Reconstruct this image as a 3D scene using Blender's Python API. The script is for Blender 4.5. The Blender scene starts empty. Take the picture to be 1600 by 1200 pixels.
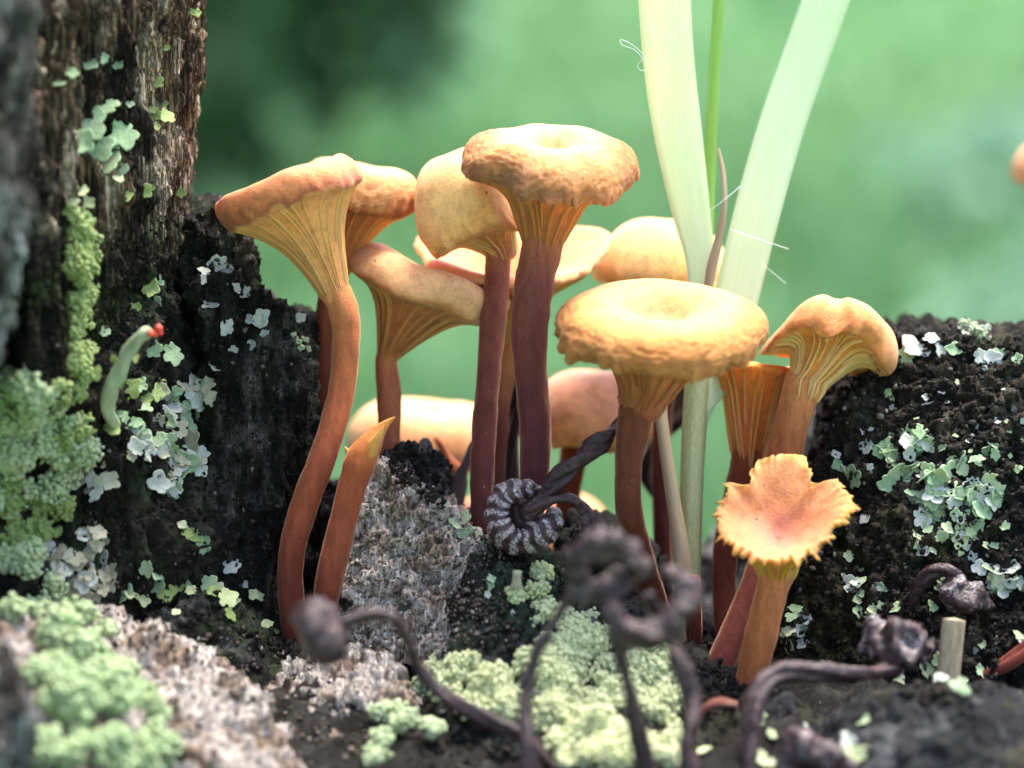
import bpy, bmesh, math, random
import numpy as np
from mathutils import Vector, Matrix, Quaternion

# ------------------------------------------------------------------ camera, world, sun, exposure
SC = bpy.context.scene
COL = SC.collection
PITCH = math.radians(10.0)
FOCUS = 300.0                                   # mm from lens to the plane of the nearest caps
FWD = np.array([0.0, math.cos(PITCH), -math.sin(PITCH)])
RIGHT = np.array([1.0, 0.0, 0.0])
UP = np.array([0.0, math.sin(PITCH), math.cos(PITCH)])
cam_d = bpy.data.cameras.new('camera')
cam = bpy.data.objects.new('camera', cam_d)
COL.objects.link(cam)
cam.location = Vector(-FWD * FOCUS * 0.001)
cam.rotation_euler = (math.radians(90) - PITCH, 0, 0)
cam_d.sensor_width = 36.0
cam_d.lens = 36.0 * FOCUS / 100.0
cam_d.clip_start = 0.01
cam_d.clip_end = 500.0
cam_d.dof.use_dof = True
cam_d.dof.focus_distance = FOCUS * 0.001
cam_d.dof.aperture_fstop = 17.0
SC.camera = cam

SUN_EL, SUN_AZ = math.radians(70), math.radians(40)   # azimuth from +Y (away from the camera), clockwise
w = bpy.data.worlds.new('World'); SC.world = w; w.use_nodes = True
nt = w.node_tree
bgn = nt.nodes['Background']
sky = nt.nodes.new('ShaderNodeTexSky'); sky.sky_type = 'NISHITA'
sky.sun_disc = False
sky.sun_elevation = SUN_EL
sky.sun_rotation = SUN_AZ
sky.air_density = 1.0; sky.dust_density = 3.0; sky.ozone_density = 1.0
nt.links.new(sky.outputs[0], bgn.inputs[0])
bgn.inputs[1].default_value = 0.15
sun_d = bpy.data.lights.new('sun', 'SUN'); sun_d.energy = 2.4; sun_d.angle = math.radians(25)
sun_d.color = (1.0, 0.95, 0.86)
sun = bpy.data.objects.new('sun', sun_d); COL.objects.link(sun)
sdir = Vector((math.sin(SUN_AZ) * math.cos(SUN_EL), math.cos(SUN_AZ) * math.cos(SUN_EL), math.sin(SUN_EL)))
sun.rotation_euler = sdir.to_track_quat('Z', 'Y').to_euler()
SC.view_settings.view_transform = 'Standard'
SC.view_settings.look = 'None'
SC.view_settings.gamma = 1.0
SC.view_settings.exposure = 1.8
SC.cycles.max_bounces = 8
SC.cycles.use_denoising = True

rng = np.random.default_rng(7)
random.seed(7)

# ------------------------------------------------------------------ helpers
def P(px, py, d=0.0):
    """photo pixel (1600 x 1200) at depth d mm behind the focus plane -> millimetres"""
    s = (FOCUS + d) / FOCUS / 16.0
    return RIGHT * (px - 800) * s + UP * (600 - py) * s + FWD * d

def K(d):
    return (FOCUS + d) / FOCUS / 16.0

def camvec(a):
    """(right, up, towards the lens) -> world direction"""
    v = RIGHT * a[0] + UP * a[1] - FWD * a[2]
    return v / np.linalg.norm(v)

def to_px(p):
    d = p @ FWD
    s = (FOCUS + d) / FOCUS / 16.0
    return 800 + (p @ RIGHT) / s, 600 - (p @ UP) / s, d

def _hash(i, j, k, seed):
    h = (i.astype(np.int64) * 374761393 + j.astype(np.int64) * 668265263 + k.astype(np.int64) * 1274126177 + seed * 974634777) & 0xFFFFFFFF
    h = ((h ^ (h >> 13)) * 1274126177) & 0xFFFFFFFF
    h = ((h ^ (h >> 16)) * 2246822519) & 0xFFFFFFFF
    h = h ^ (h >> 15)
    return (h & 0xFFFFFF) / float(0x7FFFFF) - 1.0

def vnoise(p, seed=0):
    f = np.floor(p); t = p - f
    t = t * t * t * (t * (t * 6 - 15) + 10)
    i, j, k = f[:, 0].astype(np.int64), f[:, 1].astype(np.int64), f[:, 2].astype(np.int64)
    r = 0
    for a in (0, 1):
        wa = t[:, 0] if a else 1 - t[:, 0]
        for b in (0, 1):
            wb = t[:, 1] if b else 1 - t[:, 1]
            for c in (0, 1):
                wc = t[:, 2] if c else 1 - t[:, 2]
                r = r + wa * wb * wc * _hash(i + a, j + b, k + c, seed)
    return r

def fbm(p, octs=3, seed=0, gain=0.5):
    r = 0; a = 1.0; q = p
    for o in range(octs):
        r = r + a * vnoise(q, seed + o * 17)
        q = q * 2.03 + 11.3; a *= gain
    return r

def sstep(x, a, b):
    t = np.clip((x - a) / (b - a), 0, 1)
    return t * t * (3 - 2 * t)

def catmull(pts, n):
    pts = np.asarray(pts, float)
    q = np.vstack([2 * pts[0] - pts[1], pts, 2 * pts[-1] - pts[-2]])
    m = len(pts) - 1
    out = []
    for u in np.linspace(0, m, n):
        i = min(int(u), m - 1); t = u - i
        a, b, c, d = q[i], q[i + 1], q[i + 2], q[i + 3]
        out.append(0.5 * (2 * b + (c - a) * t + (2 * a - 5 * b + 4 * c - d) * t * t + (3 * b - a - 3 * c + d) * t ** 3))
    return np.array(out)

def new_mesh(name, V, F, smooth=True, tint=None, attrs=None):
    """V in millimetres (n,3), F (m,3) or (m,4) or a list of such arrays"""
    me = bpy.data.meshes.new(name)
    Fs = F if isinstance(F, list) else [F]
    Fs = [np.asarray(f, np.int32) for f in Fs if len(f)]
    V = np.asarray(V, np.float32) * 0.001
    nl = sum(f.size for f in Fs); nf = sum(len(f) for f in Fs)
    me.vertices.add(len(V)); me.vertices.foreach_set('co', V.ravel())
    me.loops.add(nl); me.loops.foreach_set('vertex_index', np.concatenate([f.ravel() for f in Fs]))
    tot = np.concatenate([np.full(len(f), f.shape[1], np.int32) for f in Fs])
    st = np.concatenate([[0], np.cumsum(tot)[:-1]]).astype(np.int32)
    me.polygons.add(nf)
    me.polygons.foreach_set('loop_start', st)
    me.polygons.foreach_set('loop_total', tot)
    me.polygons.foreach_set('use_smooth', np.full(nf, smooth, bool))
    me.update(calc_edges=True)
    me.validate()
    if tint is not None:
        a = me.attributes.new('tint', 'FLOAT_COLOR', 'POINT')
        t = np.ones((len(V), 4), np.float32); t[:, :3] = tint
        a.data.foreach_set('color', t.ravel())
    for k, arr in (attrs or {}).items():
        arr = np.asarray(arr, np.float32)
        if arr.ndim == 1:
            a = me.attributes.new(k, 'FLOAT', 'POINT'); a.data.foreach_set('value', arr)
        else:
            a = me.attributes.new(k, 'FLOAT_VECTOR', 'POINT'); a.data.foreach_set('vector', arr.ravel())
    return me

def link(name, me, mat=None, parent=None, base=None):
    o = bpy.data.objects.new(name, me)
    COL.objects.link(o)
    if mat is not None and me is not None and not me.materials:
        me.materials.append(mat)
    if parent is not None: o.parent = parent
    if base is not None: o.location = Vector(np.asarray(base) * 0.001)
    return o

def thing(name, label, cat, base, group=None):
    o = bpy.data.objects.new(name, None); COL.objects.link(o)
    o.empty_display_size = 0.002
    o.location = Vector(np.asarray(base, float) * 0.001)
    return tag(o, label, cat, group)

def tag(o, label=None, cat=None, group=None, kind=None):
    if label: o['label'] = label
    if cat: o['category'] = cat
    if group: o['group'] = group
    if kind: o['kind'] = kind
    return o

def grid_faces(nu, nv, wrap_u=True, off=0):
    """verts indexed [v*nu+u]"""
    u = np.arange(nu if wrap_u else nu - 1); v = np.arange(nv - 1)
    U, Vv = np.meshgrid(u, v)
    U = U.ravel(); Vv = Vv.ravel(); U2 = (U + 1) % nu
    return np.stack([Vv * nu + U, Vv * nu + U2, (Vv + 1) * nu + U2, (Vv + 1) * nu + U], 1) + off

def frames(path):
    T = np.gradient(path, axis=0); T /= np.linalg.norm(T, axis=1)[:, None] + 1e-12
    n = np.cross(T[0], -FWD)
    if np.linalg.norm(n) < 0.2: n = np.cross(T[0], RIGHT)
    n /= np.linalg.norm(n)
    N = [n]
    for i in range(1, len(path)):
        n = N[-1] - T[i] * np.dot(N[-1], T[i]); n /= np.linalg.norm(n); N.append(n)
    N = np.array(N); B = np.cross(T, N)
    return T, N, B

def tube(path, rad, nu=20, shape=None, twist=0.0, close=True):
    """swept tube; shape(theta, s) -> radius factor"""
    T, N, B = frames(path)
    n = len(path); th = np.linspace(0, 2 * np.pi, nu, endpoint=False)
    s = np.linspace(0, 1, n)
    TH, S = np.meshgrid(th, s)
    R = np.asarray(rad)[:, None] * (shape(TH, S) if shape else 1.0)
    A = TH + twist * S
    V = path[:, None, :] + N[:, None, :] * (np.cos(A) * R)[..., None] + B[:, None, :] * (np.sin(A) * R)[..., None]
    V = V.reshape(-1, 3); F = [grid_faces(nu, n)]
    along = np.repeat(s, nu)
    if close:
        V = np.vstack([V, path[0] - T[0] * rad[0] * .25, path[-1] + T[-1] * rad[-1] * .25])
        along = np.concatenate([along, [0, 1]])
        a = np.arange(nu); b = (a + 1) % nu
        F.append(np.stack([b, a, np.full(nu, n * nu)], 1))
        F.append(np.stack([a + (n - 1) * nu, b + (n - 1) * nu, np.full(nu, n * nu + 1)], 1))
    return V, F, along

def pxpath(pts, n):
    """[(px,py,d,radius_px)] -> path mm, radii mm"""
    q = np.array([np.concatenate([P(a[0], a[1], a[2]), [a[3] * K(a[2])]]) for a in pts])
    c = catmull(q, n)
    return c[:, :3], np.maximum(c[:, 3], 0.02)

# ------------------------------------------------------------------ materials
class NT:
    def __init__(s, name):
        s.m = bpy.data.materials.new(name); s.m.use_nodes = True
        s.t = s.m.node_tree; s.b = s.t.nodes['Principled BSDF']; s.out = s.t.nodes['Material Output']
    def n(s, typ, **kw):
        nd = s.t.nodes.new(typ)
        for k, v in kw.items():
            if k.startswith('i_'):
                key = k[2:]; key = int(key) if key.isdigit() else key.replace('_', ' ')
                nd.inputs[key].default_value = v
            else: setattr(nd, k, v)
        return nd
    def l(s, a, b): s.t.links.new(a, b)
    def attr(s, name): return s.n('ShaderNodeAttribute', attribute_name=name)
    def noise(s, scale, detail=3, rough=0.55, vec=None):
        nd = s.n('ShaderNodeTexNoise', i_Scale=scale, i_Detail=detail, i_Roughness=rough)
        if vec is not None: s.l(vec, nd.inputs['Vector'])
        return nd
    def obj(s): return s.n('ShaderNodeTexCoord').outputs['Object']
    def ramp(s, fac, stops):
        r = s.n('ShaderNodeValToRGB'); e = r.color_ramp.elements
        e[0].position, e[0].color = stops[0][0], (*stops[0][1], 1)
        e[1].position, e[1].color = stops[-1][0], (*stops[-1][1], 1)
        for p, c in stops[1:-1]:
            x = e.new(p); x.color = (*c, 1)
        s.l(fac, r.inputs[0]); return r.outputs[0]
    def mix(s, fac, a, b, blend='MIX'):
        nd = s.n('ShaderNodeMix', data_type='RGBA', blend_type=blend)
        for sock, v in ((nd.inputs[0], fac), (nd.inputs[6], a), (nd.inputs[7], b)):
            if isinstance(v, (int, float)): sock.default_value = v
            elif isinstance(v, tuple): sock.default_value = (*v, 1) if len(v) == 3 else v
            else: s.l(v, sock)
        return nd.outputs[2]
    def math(s, op, a, b=0.5):
        nd = s.n('ShaderNodeMath', operation=op)
        for sock, v in ((nd.inputs[0], a), (nd.inputs[1], b)):
            if isinstance(v, (int, float)): sock.default_value = v
            else: s.l(v, sock)
        return nd.outputs[0]
    def set(s, **kw):
        for k, v in kw.items(): s.b.inputs[k.replace('_', ' ')].default_value = v
    def bump(s, h, dist, strength=1.0):
        nd = s.n('ShaderNodeBump', i_Strength=strength, i_Distance=dist)
        s.l(h, nd.inputs['Height']); s.l(nd.outputs[0], s.b.inputs['Normal']); return nd

def mat_cap():
    m = NT('mushroom_cap'); o = m.obj(); t = m.attr('tint').outputs['Color']
    n1 = m.noise(700, 4, .6, o); n2 = m.noise(3500, 3, .6, o)
    c = m.mix(0.55, t, m.ramp(n1.outputs[0], [(.3, (.62, .5, .42)), (.5, (1, 1, 1)), (.72, (1.25, 1.2, 1.05))]), 'MULTIPLY')
    c = m.mix(0.35, c, m.ramp(n2.outputs[0], [(.3, (.6, .5, .42)), (.6, (1.15, 1.12, 1.1))]), 'MULTIPLY')
    # dark specks
    sp = m.noise(1500, 1, .5, o)
    c = m.mix(m.ramp(sp.outputs[0], [(.765, (0, 0, 0)), (.79, (1, 1, 1))]), c, (.12, .05, .03))
    m.l(c, m.b.inputs['Base Color'])
    cc = m.attr('capco').outputs['Vector']; wr = m.attr('wrinkle').outputs['Fac']
    nw = m.noise(1.0, 4, .6, cc)
    rid = m.math('ABSOLUTE', m.math('SUBTRACT', nw.outputs[0], 0.5))
    h = m.math('ADD', m.math('MULTIPLY', rid, m.math('MULTIPLY', wr, 2.2)), m.math('MULTIPLY', n2.outputs[0], 0.12))
    m.bump(h, 0.0006, 0.9)
    m.set(Roughness=.62, Subsurface_Weight=.35, Subsurface_Scale=0.001, Subsurface_Radius=(2.0, .9, .35), Sheen_Weight=.15, Sheen_Roughness=.5)
    m.b.inputs['Specular IOR Level'].default_value = .3
    return m.m

def mat_gill():
    m = NT('mushroom_gill'); t = m.attr('tint').outputs['Color']; o = m.obj()
    n1 = m.noise(900, 3, .6, o)
    c = m.mix(.4, t, m.ramp(n1.outputs[0], [(.3, (.7, .6, .5)), (.65, (1.15, 1.12, 1.05))]), 'MULTIPLY')
    m.l(c, m.b.inputs['Base Color'])
    m.set(Roughness=.6, Subsurface_Weight=.45, Subsurface_Scale=0.001, Subsurface_Radius=(1.6, .9, .35))
    m.b.inputs['Specular IOR Level'].default_value = .25
    return m.m

def mat_stem():
    m = NT('mushroom_stem'); t = m.attr('tint').outputs['Color']; o = m.obj()
    mp = m.n('ShaderNodeMapping'); mp.inputs['Scale'].default_value = (1, 1, .18); m.l(o, mp.inputs[0])
    n1 = m.noise(1400, 3, .6, mp.outputs[0]); n2 = m.noise(6000, 2, .6, o)
    c = m.mix(.6, t, m.ramp(n1.outputs[0], [(.3, (.6, .55, .55)), (.7, (1.3, 1.25, 1.15))]), 'MULTIPLY')
    c = m.mix(.5, c, m.ramp(n2.outputs[0], [(.35, (.7, .68, .66)), (.65, (1.25, 1.22, 1.2))]), 'MULTIPLY')
    fl = m.noise(2600, 0, .5, o)
    c = m.mix(m.ramp(fl.outputs[0], [(.86, (0, 0, 0)), (.9, (.5, .5, .5))]), c, (.62, .45, .3))
    m.l(c, m.b.inputs['Base Color'])
    m.bump(m.math('ADD', n1.outputs[0], m.math('MULTIPLY', n2.outputs[0], .6)), 0.00012, .7)
    m.set(Roughness=.7, Subsurface_Weight=.12, Subsurface_Scale=0.001, Subsurface_Radius=(1.2, .4, .15), Sheen_Weight=.55, Sheen_Roughness=.35)
    m.b.inputs['Sheen Tint'].default_value = (1, .62, .42, 1)
    m.b.inputs['Specular IOR Level'].default_value = .2
    return m.m

def mat_wood():
    m = NT('rotten_wood'); t = m.attr('tint').outputs['Color']; o = m.obj()
    mp = m.n('ShaderNodeMapping'); mp.inputs['Scale'].default_value = (1, 1, .16); m.l(o, mp.inputs[0])
    n1 = m.noise(2200, 6, .7, mp.outputs[0]); n2 = m.noise(2600, 4, .7, o); n3 = m.noise(7000, 2, .6, o)
    c = m.mix(.7, t, m.ramp(n1.outputs[0], [(.3, (.35, .33, .32)), (.5, (1, 1, 1)), (.72, (1.7, 1.65, 1.6))]), 'MULTIPLY')
    c = m.mix(.6, c, m.ramp(n2.outputs[0], [(.30, (.4, .38, .36)), (.52, (1, 1, 1)), (.7, (1.5, 1.47, 1.42))]), 'MULTIPLY')
    fb = m.attr('fibre').outputs['Fac']
    mp2 = m.n('ShaderNodeMapping'); mp2.inputs['Scale'].default_value = (1, 1, .055); mp2.inputs['Rotation'].default_value = (.05, .06, 0); m.l(o, mp2.inputs[0])
    n4 = m.noise(2600, 5, .62, mp2.outputs[0])
    crack = m.math('ABSOLUTE', m.math('SUBTRACT', n4.outputs[0], .5))
    c = m.mix(fb, c, m.mix(1.0, c, m.ramp(crack, [(.0, (.12, .1, .09)), (.035, (.6, .58, .55)), (.10, (1.35, 1.32, 1.28))]), 'MULTIPLY'))
    sp = m.noise(3400, 1, .5, o)
    c = m.mix(m.ramp(sp.outputs[0], [(.75, (0, 0, 0)), (.8, (.5, .5, .5))]), c, (.40, .38, .34))
    m.l(c, m.b.inputs['Base Color'])
    h = m.math('ADD', m.math('MULTIPLY', n1.outputs[0], .8), m.math('ADD', n2.outputs[0], m.math('MULTIPLY', n3.outputs[0], .35)))
    h = m.math('ADD', h, m.math('MULTIPLY', fb, m.math('MULTIPLY', m.math('MINIMUM', crack, .09), 9.0)))
    m.bump(h, 0.0004, 1.0)
    m.l(m.ramp(n2.outputs[0], [(.3, (.9, .9, .9)), (.75, (.45, .45, .45))]), m.b.inputs['Roughness'])
    m.b.inputs['Specular IOR Level'].default_value = .16
    return m.m

def mat_lichen(name, col, col2, sss=.15):
    m = NT(name); o = m.obj()
    ri = m.n('ShaderNodeObjectInfo')
    n1 = m.noise(420, 4, .7, o); n2 = m.noise(4500, 3, .65, o)
    f = m.math('ADD', m.math('MULTIPLY', ri.outputs['Random'], .5), m.math('MULTIPLY', n1.outputs[0], .5))
    c = m.ramp(f, [(.2, col), (.75, col2)])
    c = m.mix(.6, c, m.ramp(n2.outputs[0], [(.3, (.6, .62, .58)), (.65, (1.15, 1.15, 1.12))]), 'MULTIPLY')
    m.l(c, m.b.inputs['Base Color'])
    m.bump(n2.outputs[0], 0.00012, .8)
    m.set(Roughness=.8, Subsurface_Weight=sss, Subsurface_Scale=0.0005, Subsurface_Radius=(1, 1, .6))
    m.b.inputs['Specular IOR Level'].default_value = .2
    return m.m

def mat_dried():
    m = NT('shrivelled_cap'); o = m.obj(); cr = m.attr('crust').outputs['Fac']
    n1 = m.noise(1300, 4, .65, o); n2 = m.noise(4000, 3, .6, o)
    c = m.ramp(n1.outputs[0], [(.3, (.012, .008, .010)), (.55, (.055, .024, .026)), (.75, (.12, .055, .055))])
    k = m.math('MULTIPLY', cr, m.math('ADD', m.math('MULTIPLY', n2.outputs[0], 2.6), -.75))
    c = m.mix(m.ramp(k, [(.3, (0, 0, 0)), (.9, (1, 1, 1))]), c, (.58, .49, .50))  # pale crust colour, doubling as painted highlights on the knotted front caps
    m.l(c, m.b.inputs['Base Color'])
    m.bump(m.math('ADD', n1.outputs[0], m.math('MULTIPLY', n2.outputs[0], .5)), 0.0004, .8)
    m.set(Roughness=.36)
    return m.m

def mat_leaf(name, c1, c2, trans=.45, streak=(1, 1, .04)):
    m = NT(name); o = m.obj()
    uv = m.attr('bladeco').outputs['Vector']
    n1 = m.noise(5, 3, .6, uv)
    c = m.ramp(n1.outputs[0], [(.32, c1), (.68, c2)])
    m.l(c, m.b.inputs['Base Color'])
    m.set(Roughness=.45)
    m.bump(n1.outputs[0], 0.0001, .5)
    tr = m.n('ShaderNodeBsdfTranslucent'); m.l(c, tr.inputs[0])
    mx = m.n('ShaderNodeMixShader', i_0=trans); m.l(m.b.outputs[0], mx.inputs[1]); m.l(tr.outputs[0], mx.inputs[2])
    m.l(mx.outputs[0], m.out.inputs[0])
    return m.m

def mat_plain(name, c1, c2, scale, rough=.8, bump=0.0, trans=0.0):
    m = NT(name); o = m.obj()
    n1 = m.noise(scale, 4, .6, o)
    c = m.ramp(n1.outputs[0], [(.3, c1), (.7, c2)])
    m.l(c, m.b.inputs['Base Color']); m.set(Roughness=rough)
    if bump: m.bump(n1.outputs[0], bump, .8)
    if trans:
        tr = m.n('ShaderNodeBsdfTranslucent'); m.l(c, tr.inputs[0])
        mx = m.n('ShaderNodeMixShader', i_0=trans); m.l(m.b.outputs[0], mx.inputs[1]); m.l(tr.outputs[0], mx.inputs[2])
        m.l(mx.outputs[0], m.out.inputs[0])
    return m.m

M = dict(cap=mat_cap(), gill=mat_gill(), stem=mat_stem(), wood=mat_wood(), dried=mat_dried(),
         sage=mat_lichen('sage_lichen', (.20, .31, .165), (.37, .49, .29)),
         fern=mat_lichen('moss_green_lichen', (.24, .32, .14), (.44, .52, .30)),
         mint=mat_lichen('mint_lichen', (.30, .41, .20), (.52, .60, .36)),
         olive=mat_lichen('olive_lichen', (.17, .24, .07), (.36, .44, .17)),
         white=mat_lichen('white_lichen', (.36, .38, .33), (.55, .57, .51)),
         beige=mat_lichen('beige_lichen', (.34, .32, .21), (.50, .47, .34)),
         yellow=mat_lichen('yellow_lichen', (.46, .52, .24), (.68, .70, .43)),
         red=mat_plain('red_fruit', (.75, .05, .03), (.88, .14, .08), 900, .45),
         podetium=mat_lichen('grey_green_stalk', (.34, .40, .25), (.48, .54, .36)),
         blade=mat_leaf('grass_blade', (.72, .82, .54), (.86, .92, .72), .5),
         blade_green=mat_leaf('grass_blade_green', (.30, .52, .10), (.46, .68, .20), .5),
         sheath=mat_leaf('grass_sheath', (.50, .54, .24), (.68, .70, .42), .35),
         straw=mat_leaf('dry_straw', (.38, .28, .16), (.62, .50, .33), .3),
         hair=mat_plain('white_hair', (.75, .8, .8), (.85, .9, .9), 500, .5),
         lawn=mat_plain('lawn_soil', (.09, .20, .075), (.20, .37, .17), 1.3, .95),
         turf=mat_plain('turf_blades', (.11, .24, .09), (.27, .46, .22), 1.4, .7, 0, .3),
         leaf_dark=mat_plain('dark_foliage', (.016, .060, .018), (.038, .115, .040), 3.0, .9, 0, .2),
         leaf_pale=mat_plain('pale_foliage', (.22, .40, .24), (.36, .54, .36), 3.0, .6, 0, .3),
         bark=mat_plain('shrub_bark', (.05, .035, .025), (.10, .07, .05), 30, .9))

# ------------------------------------------------------------------ the far setting
GZ = -0.46
def ground():
    n = 90
    xs = np.linspace(-60, 60, n); ys = np.linspace(-40, 120, n)
    X, Y = np.meshgrid(xs, ys)
    Z = GZ + 0.0 * X
    V = np.stack([X, Y, Z], -1).reshape(-1, 3) * 1000
    u = np.arange(n - 1); U, W = np.meshgrid(u, u); U = U.ravel(); W = W.ravel()
    F = np.stack([W * n + U, W * n + U + 1, (W + 1) * n + U + 1, (W + 1) * n + U], 1)
    g = link('ground', new_mesh('ground', V, F), M['lawn'])
    g['kind'] = 'structure'
ground()

def turf():
    n = 26000
    r = np.exp(rng.uniform(math.log(.5), math.log(14), n)); a = rng.uniform(-.32, .32, n)
    x = r * np.sin(a); y = r * np.cos(a) - .3
    clump = fbm(np.stack([x * 3, y * 3, 0 * x], 1), 2, 5)
    h = (.05 + .05 * rng.random(n)) * (1 + .6 * clump) ; h = np.clip(h, .02, .2)
    wd = .004 + .004 * rng.random(n) + r * .0012
    ang = rng.uniform(0, 6.28, n); lx = rng.normal(0, .4, n) * h; ly = rng.normal(0, .4, n) * h
    b = np.stack([x, y, np.full(n, GZ)], 1)
    s = np.stack([np.cos(ang) * wd, np.sin(ang) * wd, 0 * wd], 1)
    m_ = b + np.stack([lx * .35, ly * .35, h * .6], 1); t = b + np.stack([lx, ly, h], 1)
    V = np.stack([b - s, b + s, m_ + s * .7, m_ - s * .7, t], 1).reshape(-1, 3) * 1000
    i = np.arange(n)[:, None] * 5
    F = [i + np.array([[0, 1, 2, 3]]), i + np.array([[3, 2, 4]])]
    o = link('grass', new_mesh('grass', V, F), M['turf'])
    tag(o, 'short green meadow grass covering the ground beyond the stump', 'grass', kind='stuff')
turf()

def shrub(name, label, x, y, rx, rz, n, seed, leaf=.035, mat='leaf_dark'):
    r0 = np.random.default_rng(seed)
    t = thing(name, label, name.split('_')[0], (x * 1000, y * 1000, GZ * 1000))
    # stems
    for k in range(5):
        a = r0.uniform(0, 6.28); e = np.array([math.cos(a) * rx * .6, math.sin(a) * rx * .6, rz * 1.5]) * 1000
        path = catmull([np.zeros(3), e * [.3, .3, .45], e], 8)
        V, F, _ = tube(path, np.linspace(14, 4, 8), 6)
        link('stem', new_mesh('stem', V, F), M['bark'], t)
    u = r0.normal(size=(n, 3)); u /= np.linalg.norm(u, axis=1)[:, None]
    rad = r0.random(n) ** .45
    q = u * rad[:, None]
    lump = 1 + .35 * fbm(u * 2.3, 2, seed)
    c = q * lump[:, None] * [rx, rx, rz] + [0, 0, rz]
    c = c[c[:, 2] > .02]; n = len(c)
    a = r0.normal(size=(n, 3)); a /= np.linalg.norm(a, axis=1)[:, None]
    b = np.cross(a, r0.normal(size=(n, 3))); b /= np.linalg.norm(b, axis=1)[:, None]
    L = leaf * r0.uniform(.6, 1.3, n)[:, None]
    V = np.stack([c - a * L, c + b * L * .4, c + a * L, c - b * L * .4], 1).reshape(-1, 3) * 1000
    F = np.arange(n)[:, None] * 4 + np.array([[0, 1, 2, 3]])
    link('foliage', new_mesh('foliage', V, F, smooth=False), M[mat], t)
shrub('shrub', 'dark green bush rising close behind the tall weathered wood', -.60, 3.6, .50, .46, 14000, 1)
shrub('shrub', 'dark bush standing deeper in the meadow past the first bush', -.95, 6.6, .8, .62, 14000, 2, .05)
shrub('weed_clump', 'pale green weed clump in the open meadow behind the grass plant', .62, 3.4, .16, .10, 900, 3, .03, 'leaf_pale')
shrub('weed_clump', 'pale green weed clump at the edge of the dark bushes', -.16, 5.2, .12, .22, 700, 4, .03, 'leaf_pale')
shrub('weed_clump', 'pale green weed clump low in the meadow above the lichen block', .48, 2.3, .12, .09, 700, 5, .03, 'leaf_pale')

# ------------------------------------------------------------------ the stump
ALLP = []
def hull_chunk(name, hulls, voxel, disp, colour, parent, fibre=.25):
    bm = bmesh.new()
    for h in hulls:
        vs = [bm.verts.new(Vector(P(*q))) for q in h]
        r = bmesh.ops.convex_hull(bm, input=vs, use_existing_faces=False)
        junk = [g for g in r['geom_interior'] + r['geom_unused'] if isinstance(g, bmesh.types.BMVert)]
        bmesh.ops.delete(bm, geom=list(set(junk)), context='VERTS')
    me = bpy.data.meshes.new('tmp'); bm.to_mesh(me); bm.free()
    o = bpy.data.objects.new('tmp', me); COL.objects.link(o)
    md = o.modifiers.new('r', 'REMESH'); md.mode = 'VOXEL'; md.voxel_size = voxel
    sm = o.modifiers.new('s', 'SMOOTH'); sm.iterations = 6; sm.factor = .5
    dg = bpy.context.evaluated_depsgraph_get()
    ev = o.evaluated_get(dg).to_mesh()
    nv, nf = len(ev.vertices), len(ev.polygons)
    V = np.empty(nv * 3, np.float32); ev.vertices.foreach_get('co', V); V = V.reshape(-1, 3).astype(float)
    N = np.empty(nv * 3, np.float32); ev.vertices.foreach_get('normal', N); N = N.reshape(-1, 3).astype(float)
    lt = np.empty(nf, np.int32); ev.polygons.foreach_get('loop_total', lt)
    li = np.empty(int(lt.sum()), np.int32); ev.loops.foreach_get('vertex_index', li)
    o.evaluated_get(dg).to_mesh_clear()
    bpy.data.objects.remove(o)
    F = li.reshape(-1, 4) if (lt == 4).all() else None
    if F is None:
        st = np.concatenate([[0], np.cumsum(lt)[:-1]])
        F = [li[st[lt == k][:, None] + np.arange(k)] for k in np.unique(lt)]
    V2 = V + disp(V, N)
    o = link(name, new_mesh(name, V2, F, tint=colour(V), attrs={'fibre': np.full(len(V2), fibre)}), M['wood'], parent)
    return o

def grain_co(V, g=(0, 0, 1), k=.1):
    g = np.asarray(g, float); g /= np.linalg.norm(g)
    return V - (1 - k) * (V @ g)[:, None] * g

def woody(big=1.6, gr=.9, crumb=.45, g=(0.03, 0, 1), seed=0, scale=1.0, k=.08):
    def f(V, N):
        q = grain_co(V, g, k)
        a = big * fbm(V / 9.0, 2, seed)
        rid = 1 - np.abs(fbm(q / (1.9 * scale), 3, seed + 3)) * 2
        fine = fbm(q / (.75 * scale), 2, seed + 5) - 1.6 * np.clip(1 - np.abs(fbm(q / (1.5 * scale) + 5, 2, seed + 41)) * 6, 0, 1)
        c = fbm(V / 1.1, 3, seed + 9, .6)
        pit = -np.clip(fbm(V / 2.2, 2, seed + 13) - .35, 0, 1) * 2.0
        return N * (a + gr * (rid * .6 + fine * .45) + crumb * (c + pit))[:, None]
    return f

def palette(dark, mid, pale, g=(0.03, 0, 1), seed=0, bias=0.0, moss=None, mossamt=.0, k=.08, patch=6.0):
    dark, mid, pale = map(np.array, (dark, mid, pale))
    def f(V):
        q = grain_co(V, g, k)
        a = fbm(q / .9, 3, seed + 21) * .6 + fbm(V / patch, 3, seed + 22) * .55 + bias
        b = fbm(q / 1.6, 3, seed + 31) * .7 + fbm(V / (patch * .6), 2, seed + 32) * .45 + bias
        t = sstep(a, -.35, .25)[:, None]; u = sstep(b, .05, .55)[:, None]
        c = dark * (1 - t) + mid * t
        c = c * (1 - u) + pale * u
        if moss is not None:
            mm = sstep(fbm(V / 4.0, 3, seed + 41) + mossamt, .05, .5)[:, None] * .8
            c = c * (1 - mm) + np.array(moss) * mm
        return c
    return f

stump = thing('tree_stump', 'crumbling blackened tree stump with tall weathered wood edge and lichens', 'stump', (0, 20, GZ * 1000))
def sp(name, hulls, voxel, disp, colour, fibre=.2):
    o = hull_chunk(name, hulls, voxel, disp, colour, None, fibre)
    o.parent = stump; o.location = Vector((0, -.02, -GZ))
    return o

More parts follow.
